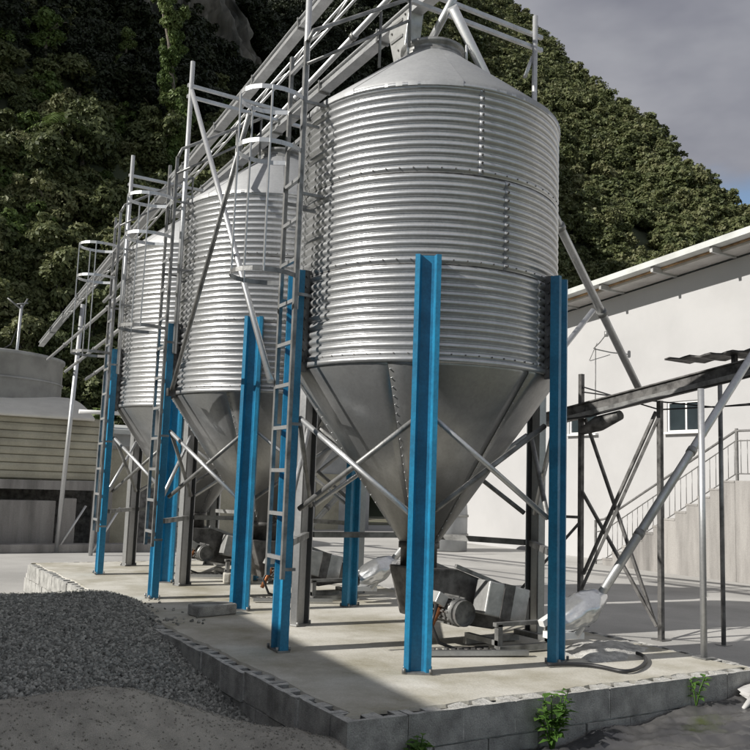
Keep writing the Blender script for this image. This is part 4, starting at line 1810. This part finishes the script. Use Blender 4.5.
# crates of spare parts under the far silos
rgp = random.Random(4)
CR = [(2.35, 6.35, .30, .20, .16, 'frame', 'small white carton on the plinth under the middle silo'),
      (2.75, 5.95, .34, .26, .30, 'cover', 'pale metal box between the middle and far silo legs'),
      (1.95, 6.1, .36, .24, .12, 'concrete', 'flat pale block on the plinth behind the middle silo'),
      (2.62, 8.35, .4, .3, .34, 'cover', 'pale box on the plinth under the far silo'),
      (.70, 3.75, .42, .20, .10, 'block', 'dark loose block lying in the shade on the plinth')]
for (x, y, a, b_, c, mt_, lb) in CR:
    t = thing('parts_box' if mt_ != 'block' else 'loose_block', lb, 'box', (x, y, .007))
    b = MB()
    b.box((0, 0, c / 2), (a, b_, c), Matrix.Rotation(rgp.uniform(-.4, .4), 3, 'Z'))
    o = b.build('body', mt_, t, bevel=.012)
    b = MB()
    b.box((0, 0, c + .004), (a * .9, b_ * .2, .008), Matrix.Rotation(rgp.uniform(-.2, .2), 3, 'Z'))
    b.build('strap', 'steel_grey', t)

# hose and a spill of set concrete on the right of the plinth
b = MB()
hp = []
for i in range(46):
    t_ = i / 45
    hp.append((2.05 + 1.02 * t_ + .10 * math.sin(t_ * 9.5), .60 - .25 * math.sin(t_ * 3.4) + .09 * math.sin(t_ * 8.0 + .6), .021))
b.tube(hp, .014, 8)
b2 = [Vector(p) - Vector((2.05, .62, 0)) for p in b.v]
b.v = [tuple(p) for p in b2]
o = b.build('hose', 'black')
o.location = (2.05, .62, .003)
tag(o, 'black hose curled on the plinth beside the right front leg', 'hose')
nn_ = 26
vv, ff = [], []
for j in range(nn_ + 1):
    for i in range(nn_ + 1):
        u, w = i / nn_ * 2 - 1, j / nn_ * 2 - 1
        rr_ = math.hypot(u, w) + .22 * fbm(u * 1.6, w * 1.6, 6.6, 3)
        hgt = max(0, 1 - rr_ * rr_) ** .6 * .055 + .008 * fbm(u * 5, w * 5, 2.6, 3)
        vv.append((u * .55, w * .30, hgt - .012))
        if i < nn_ and j < nn_:
            a_ = j * (nn_ + 1) + i
            ff.append((a_, a_ + 1, a_ + nn_ + 2, a_ + nn_ + 1))
b = MB()
b.add(vv, ff, True)
o = b.build('concrete_spill', 'mortar')
o.location = (2.98, .98, .004)
o.rotation_euler = (0, 0, .5)
tag(o, 'low lump of spilled concrete on the right of the plinth', 'concrete')

# cables strung across at the right
for (pts_, lb) in (([(5.66, 3.95, 2.62), (5.9, 2.9, 2.28), (6.6, 1.6, 2.34), (7.5, .2, 2.62)], 'thin black cable hanging from the trough post to the right'),
                   ([(5.66, 3.95, 2.55), (5.8, 3.2, 2.42), (6.2, 2.35, 2.30), (7.2, .4, 2.5)], 'second thin black cable sagging below the trough'),
                   ([(2.95, 2.6, 1.75), (2.6, 2.9, 1.1), (2.1, 2.6, .82), (1.75, 2.1, .6)], 'thin black cable drooping behind the nearest hopper')):
    p0 = Vector(pts_[0])
    b = MB()
    b.tube([Vector(p) - p0 for p in pts_], .010, 6)
    o = b.build('cable', 'black')
    o.location = p0
    tag(o, lb, 'cable')

# ------------------------------------------------------------------ gravel, sand, tarpaulin


def gauss(x, y, cx_, cy_, sx_, sy_):
    return math.exp(-((x - cx_) / sx_) ** 2 - ((y - cy_) / sy_) ** 2)


def gravel_h(x, y):
    # broad spread heap with its crest near y = 4.6, leaning on the plinth
    cy_ = 4.7 + .10 * x
    if y > cy_:
        a = max(0, 1 - ((y - cy_) / 1.3) ** 2)
    else:
        a = max(0, 1 - ((cy_ - y) / 4.2) ** 1.35)
    left = min(1, max(0, (x + 6.5) / 2.0))
    right = 1.0 if x < -.25 else max(0.0, 1 - ((x + .25) / 1.15) ** 2)
    return GZ + (.53 * a) * left * right + .03 * fbm(x * 1.3, y * 1.3, 2.2, 3) * a - .02


def sand_h(x, y):
    a = gauss(x, y, -.95, .70, .95, .75) * .42 + gauss(x, y, -2.2, .9, 1.2, .8) * .36 + gauss(x, y, -.05, .02, .42, .5) * .26
    return GZ - .05 + a + .022 * fbm(x * 2.4, y * 2.4, 5.5, 4)


def hfield(fn, x0, x1, y0, y1, step):
    xs = np.arange(x0, x1, step)
    ys = np.arange(y0, y1, step)
    nx_, ny_ = len(xs), len(ys)
    v = [(x, y, fn(x, y)) for y in ys for x in xs]
    f = [(j * nx_ + i, j * nx_ + i + 1, (j + 1) * nx_ + i + 1, (j + 1) * nx_ + i) for j in range(ny_ - 1) for i in range(nx_ - 1)]
    return v, f


v, f = hfield(gravel_h, -6.8, .9, .3, 6.2, .08)
b = MB()
b.add(v, f, True)
gb = b.build('gravel_bed', 'gravelbase')
tag(gb, 'bed of the grey gravel heap left of the plinth', 'gravel', kind='stuff')
v, f = hfield(sand_h, -4.6, .75, -1.6, 2.6, .045)
b = MB()
b.add(v, f, True)
sb = b.build('sand_heap', 'sandm')
tag(sb, 'low heap of grey sand in the left foreground', 'sand', kind='stuff')


def stones(name, fn, n, x0, x1, y0, y1, s0, s1, label, dens=None, material='stone'):
    xs = RNG.uniform(x0, x1, n)
    ys = RNG.uniform(y0, y1, n)
    zs = np.array([fn(a, c) for a, c in zip(xs, ys)])
    k = zs > GZ - .012
    if dens is not None:
        k &= np.array([RNG.random() < dens(a, c) for a, c in zip(xs, ys)])
    xs, ys, zs = xs[k], ys[k], zs[k]
    n = len(xs)
    base = np.array([(x, y, z) for x in (-1, 1) for y in (-1, 1) for z in (-1, 1)], float)
    sz = RNG.uniform(s0, s1, n)
    V = base[None] * sz[:, None, None] * RNG.uniform(.55, 1.1, (n, 1, 3)) + RNG.normal(size=(n, 8, 3)) * (sz * .22)[:, None, None]
    q = RNG.normal(size=(n, 4))
    q /= np.linalg.norm(q, axis=1)[:, None]
    w, x, y, z = q.T
    R = np.stack([np.stack([1 - 2 * (y * y + z * z), 2 * (x * y - z * w), 2 * (x * z + y * w)], -1),
                  np.stack([2 * (x * y + z * w), 1 - 2 * (x * x + z * z), 2 * (y * z - x * w)], -1),
                  np.stack([2 * (x * z - y * w), 2 * (y * z + x * w), 1 - 2 * (x * x + y * y)], -1)], 1)
    V = np.einsum('nij,nkj->nki', R, V)
    V += np.stack([xs, ys, zs + sz * RNG.uniform(0, .9, n)], -1)[:, None]
    F = np.array([(0, 1, 3, 2), (4, 6, 7, 5), (0, 4, 5, 1), (2, 3, 7, 6), (0, 2, 6, 4), (1, 5, 7, 3)])
    F = (F[None] + (np.arange(n) * 8)[:, None, None]).reshape(-1)
    me = bpy.data.meshes.new(name)
    me.vertices.add(n * 8)
    me.vertices.foreach_set('co', V.reshape(-1))
    me.loops.add(len(F))
    me.loops.foreach_set('vertex_index', F)
    me.polygons.add(len(F) // 4)
    me.polygons.foreach_set('loop_start', np.arange(len(F) // 4) * 4)
    me.update()
    me.materials.append(MT[material])
    o = bpy.data.objects.new(name, me)
    COL.objects.link(o)
    tag(o, label, 'gravel', kind='stuff')


stones('gravel', gravel_h, 120000, -3.6, .75, .9, 6.0, .006, .0145, 'heap of grey crushed gravel left of the plinth',
       dens=lambda a, c: 1.0 if a > -2.2 else .45)
stones('sand_grit', sand_h, 9000, -2.6, .4, -.9, 2.0, .0022, .0045, 'fine grit strewn over the sand heap', material='sandm')
# a few stones spilled on the plinth edge
stones('spilled_gravel', lambda a, c: .004, 240, .02, .7, 3.2, 5.1, .007, .015, 'stray gravel spilled on the plinth edge', dens=lambda a, c: max(0, 1 - a * 1.6))


def tarp_h(x, y):
    up = (.04 + .17 * max(0, min(1, (x - 1.0) / 2.5))) * math.exp(min(y, 0) / 2.5)
    r1 = .022 * (1 - abs(math.sin((x * .7 + y * 1.9) * 9 + 3.2 * fbm(x * .8, y * .8, 1, 3)))) ** 2
    r2 = .030 * fbm(x * 2.0 + y, y * 3.4 - x, 4.4, 5) + .012 * abs(fbm(x * 9 - y * 3, y * 8 + x * 4, 7.1, 3))
    return GZ + .05 + up + r1 * .8 + r2


v, f = hfield(tarp_h, .7, 5.6, -1.9, -.012, .022)
b = MB()
b.add(v, f, True)
tp = b.build('plastic_sheet', 'tarp')
tag(tp, 'crumpled dusty black plastic sheet in front of the plinth', 'plastic sheet')
# white bag at the right edge
t = thing('white_bag', 'scrap of white bag on the black plastic at the right edge', 'bag', (3.40, -.16, GZ + .23))
pts_ = []
for j in range(9):
    for i in range(14):
        a = 2 * PI * i / 14
        u = j / 8
        r = .13 * math.sin(PI * (u * .92 + .06)) * (1 + .5 * fbm(math.cos(a) * 1.7, math.sin(a) * 1.7, u * 3, 3))
        pts_.append((math.cos(a) * r * 1.5, math.sin(a) * r, u * .13 + .03 * math.cos(a)))
b = MB()
b.add(pts_, [(j * 14 + i, j * 14 + (i + 1) % 14, (j + 1) * 14 + (i + 1) % 14, (j + 1) * 14 + i) for j in range(8) for i in range(14)])
b.build('bag', 'rag', t)
b = MB()
b.tube([(-.12, 0, .05), (-.26, -.05, .02), (-.34, -.02, -.06)], [.03, .022, .008], 7)
b.build('bag_neck', 'rag', t)


def weed(loc, h, n, label, seed, leafs=.055):
    rg = random.Random(seed)
    t = thing('weed', label, 'plant', loc)
    sb_ = MB()
    lf = None
    for s in range(n):
        a = rg.uniform(0, 6.28)
        top = Vector((math.cos(a) * h * .3, math.sin(a) * h * .22, h * rg.uniform(.6, 1.0)))
        midp = top * .5 + Vector((0, 0, h * .12))
        sb_.tube([(0, 0, 0), midp, top], [.006, .005, .003], 5)
        for k in range(9):
            u = .25 + .75 * k / 8
            p = (midp * (u / .5) if u < .5 else midp.lerp(top, (u - .5) / .5))
            b_ = rg.uniform(0, 6.28)
            d = Vector((math.cos(b_), math.sin(b_), rg.uniform(-.1, .5))).normalized()
            w = d.cross(Vector((0, 0, 1))).normalized()
            L = leafs * rg.uniform(.7, 1.3)
            lf = MB()
            up_ = w.cross(d)
            lf.add([p, p + d * L * .45 + w * L * .32 + up_ * .006, p + d * L - up_ * .012, p + d * L * .45 - w * L * .32 + up_ * .006, p + d * L * .45 - up_ * .002], [(0, 4, 1), (1, 4, 2), (0, 3, 4), (3, 2, 4)])
            lf.build('leaf', 'weed', t)
    sb_.build('stem', 'weed', t)


weed((1.42, -.07, GZ + .08), .38, 11, 'leafy green weed growing at the foot of the block wall', 2, .075)
weed((2.78, -.05, GZ + .22), .22, 3, 'small bright weed at the block wall near the white bag', 3)
weed((.42, -.07, GZ + .10), .22, 9, 'low green weed at the near corner of the plinth', 4)

# unseen building added on the left to shade the gravel and the plinth edge
bl = thing('left_shade_caster', 'plain pale building added out of view to shade the gravel', 'building', (-8.15, -.25, GZ))
Hh = 5.0 - GZ
b = MB()
b.add([(.95, 5.75, 0), (-.95, -14, 0), (-9.0, -14, 0), (-9.0, 5.75, 0), (.95, 5.75, Hh), (-.95, -14, Hh), (-9.0, -14, Hh), (-9, 5.75, Hh)],
      [(0, 1, 5, 4), (1, 2, 6, 5), (2, 3, 7, 6), (3, 0, 4, 7), (4, 5, 6, 7)])
b.build('wall', 'tank_pale', bl)
b = MB()
b.box((-.2, 0, 1.5), (.06, 2.2, 3.0), Matrix.Rotation(-.096, 3, 'Z'))
b.build('door', 'steel_grey', bl)
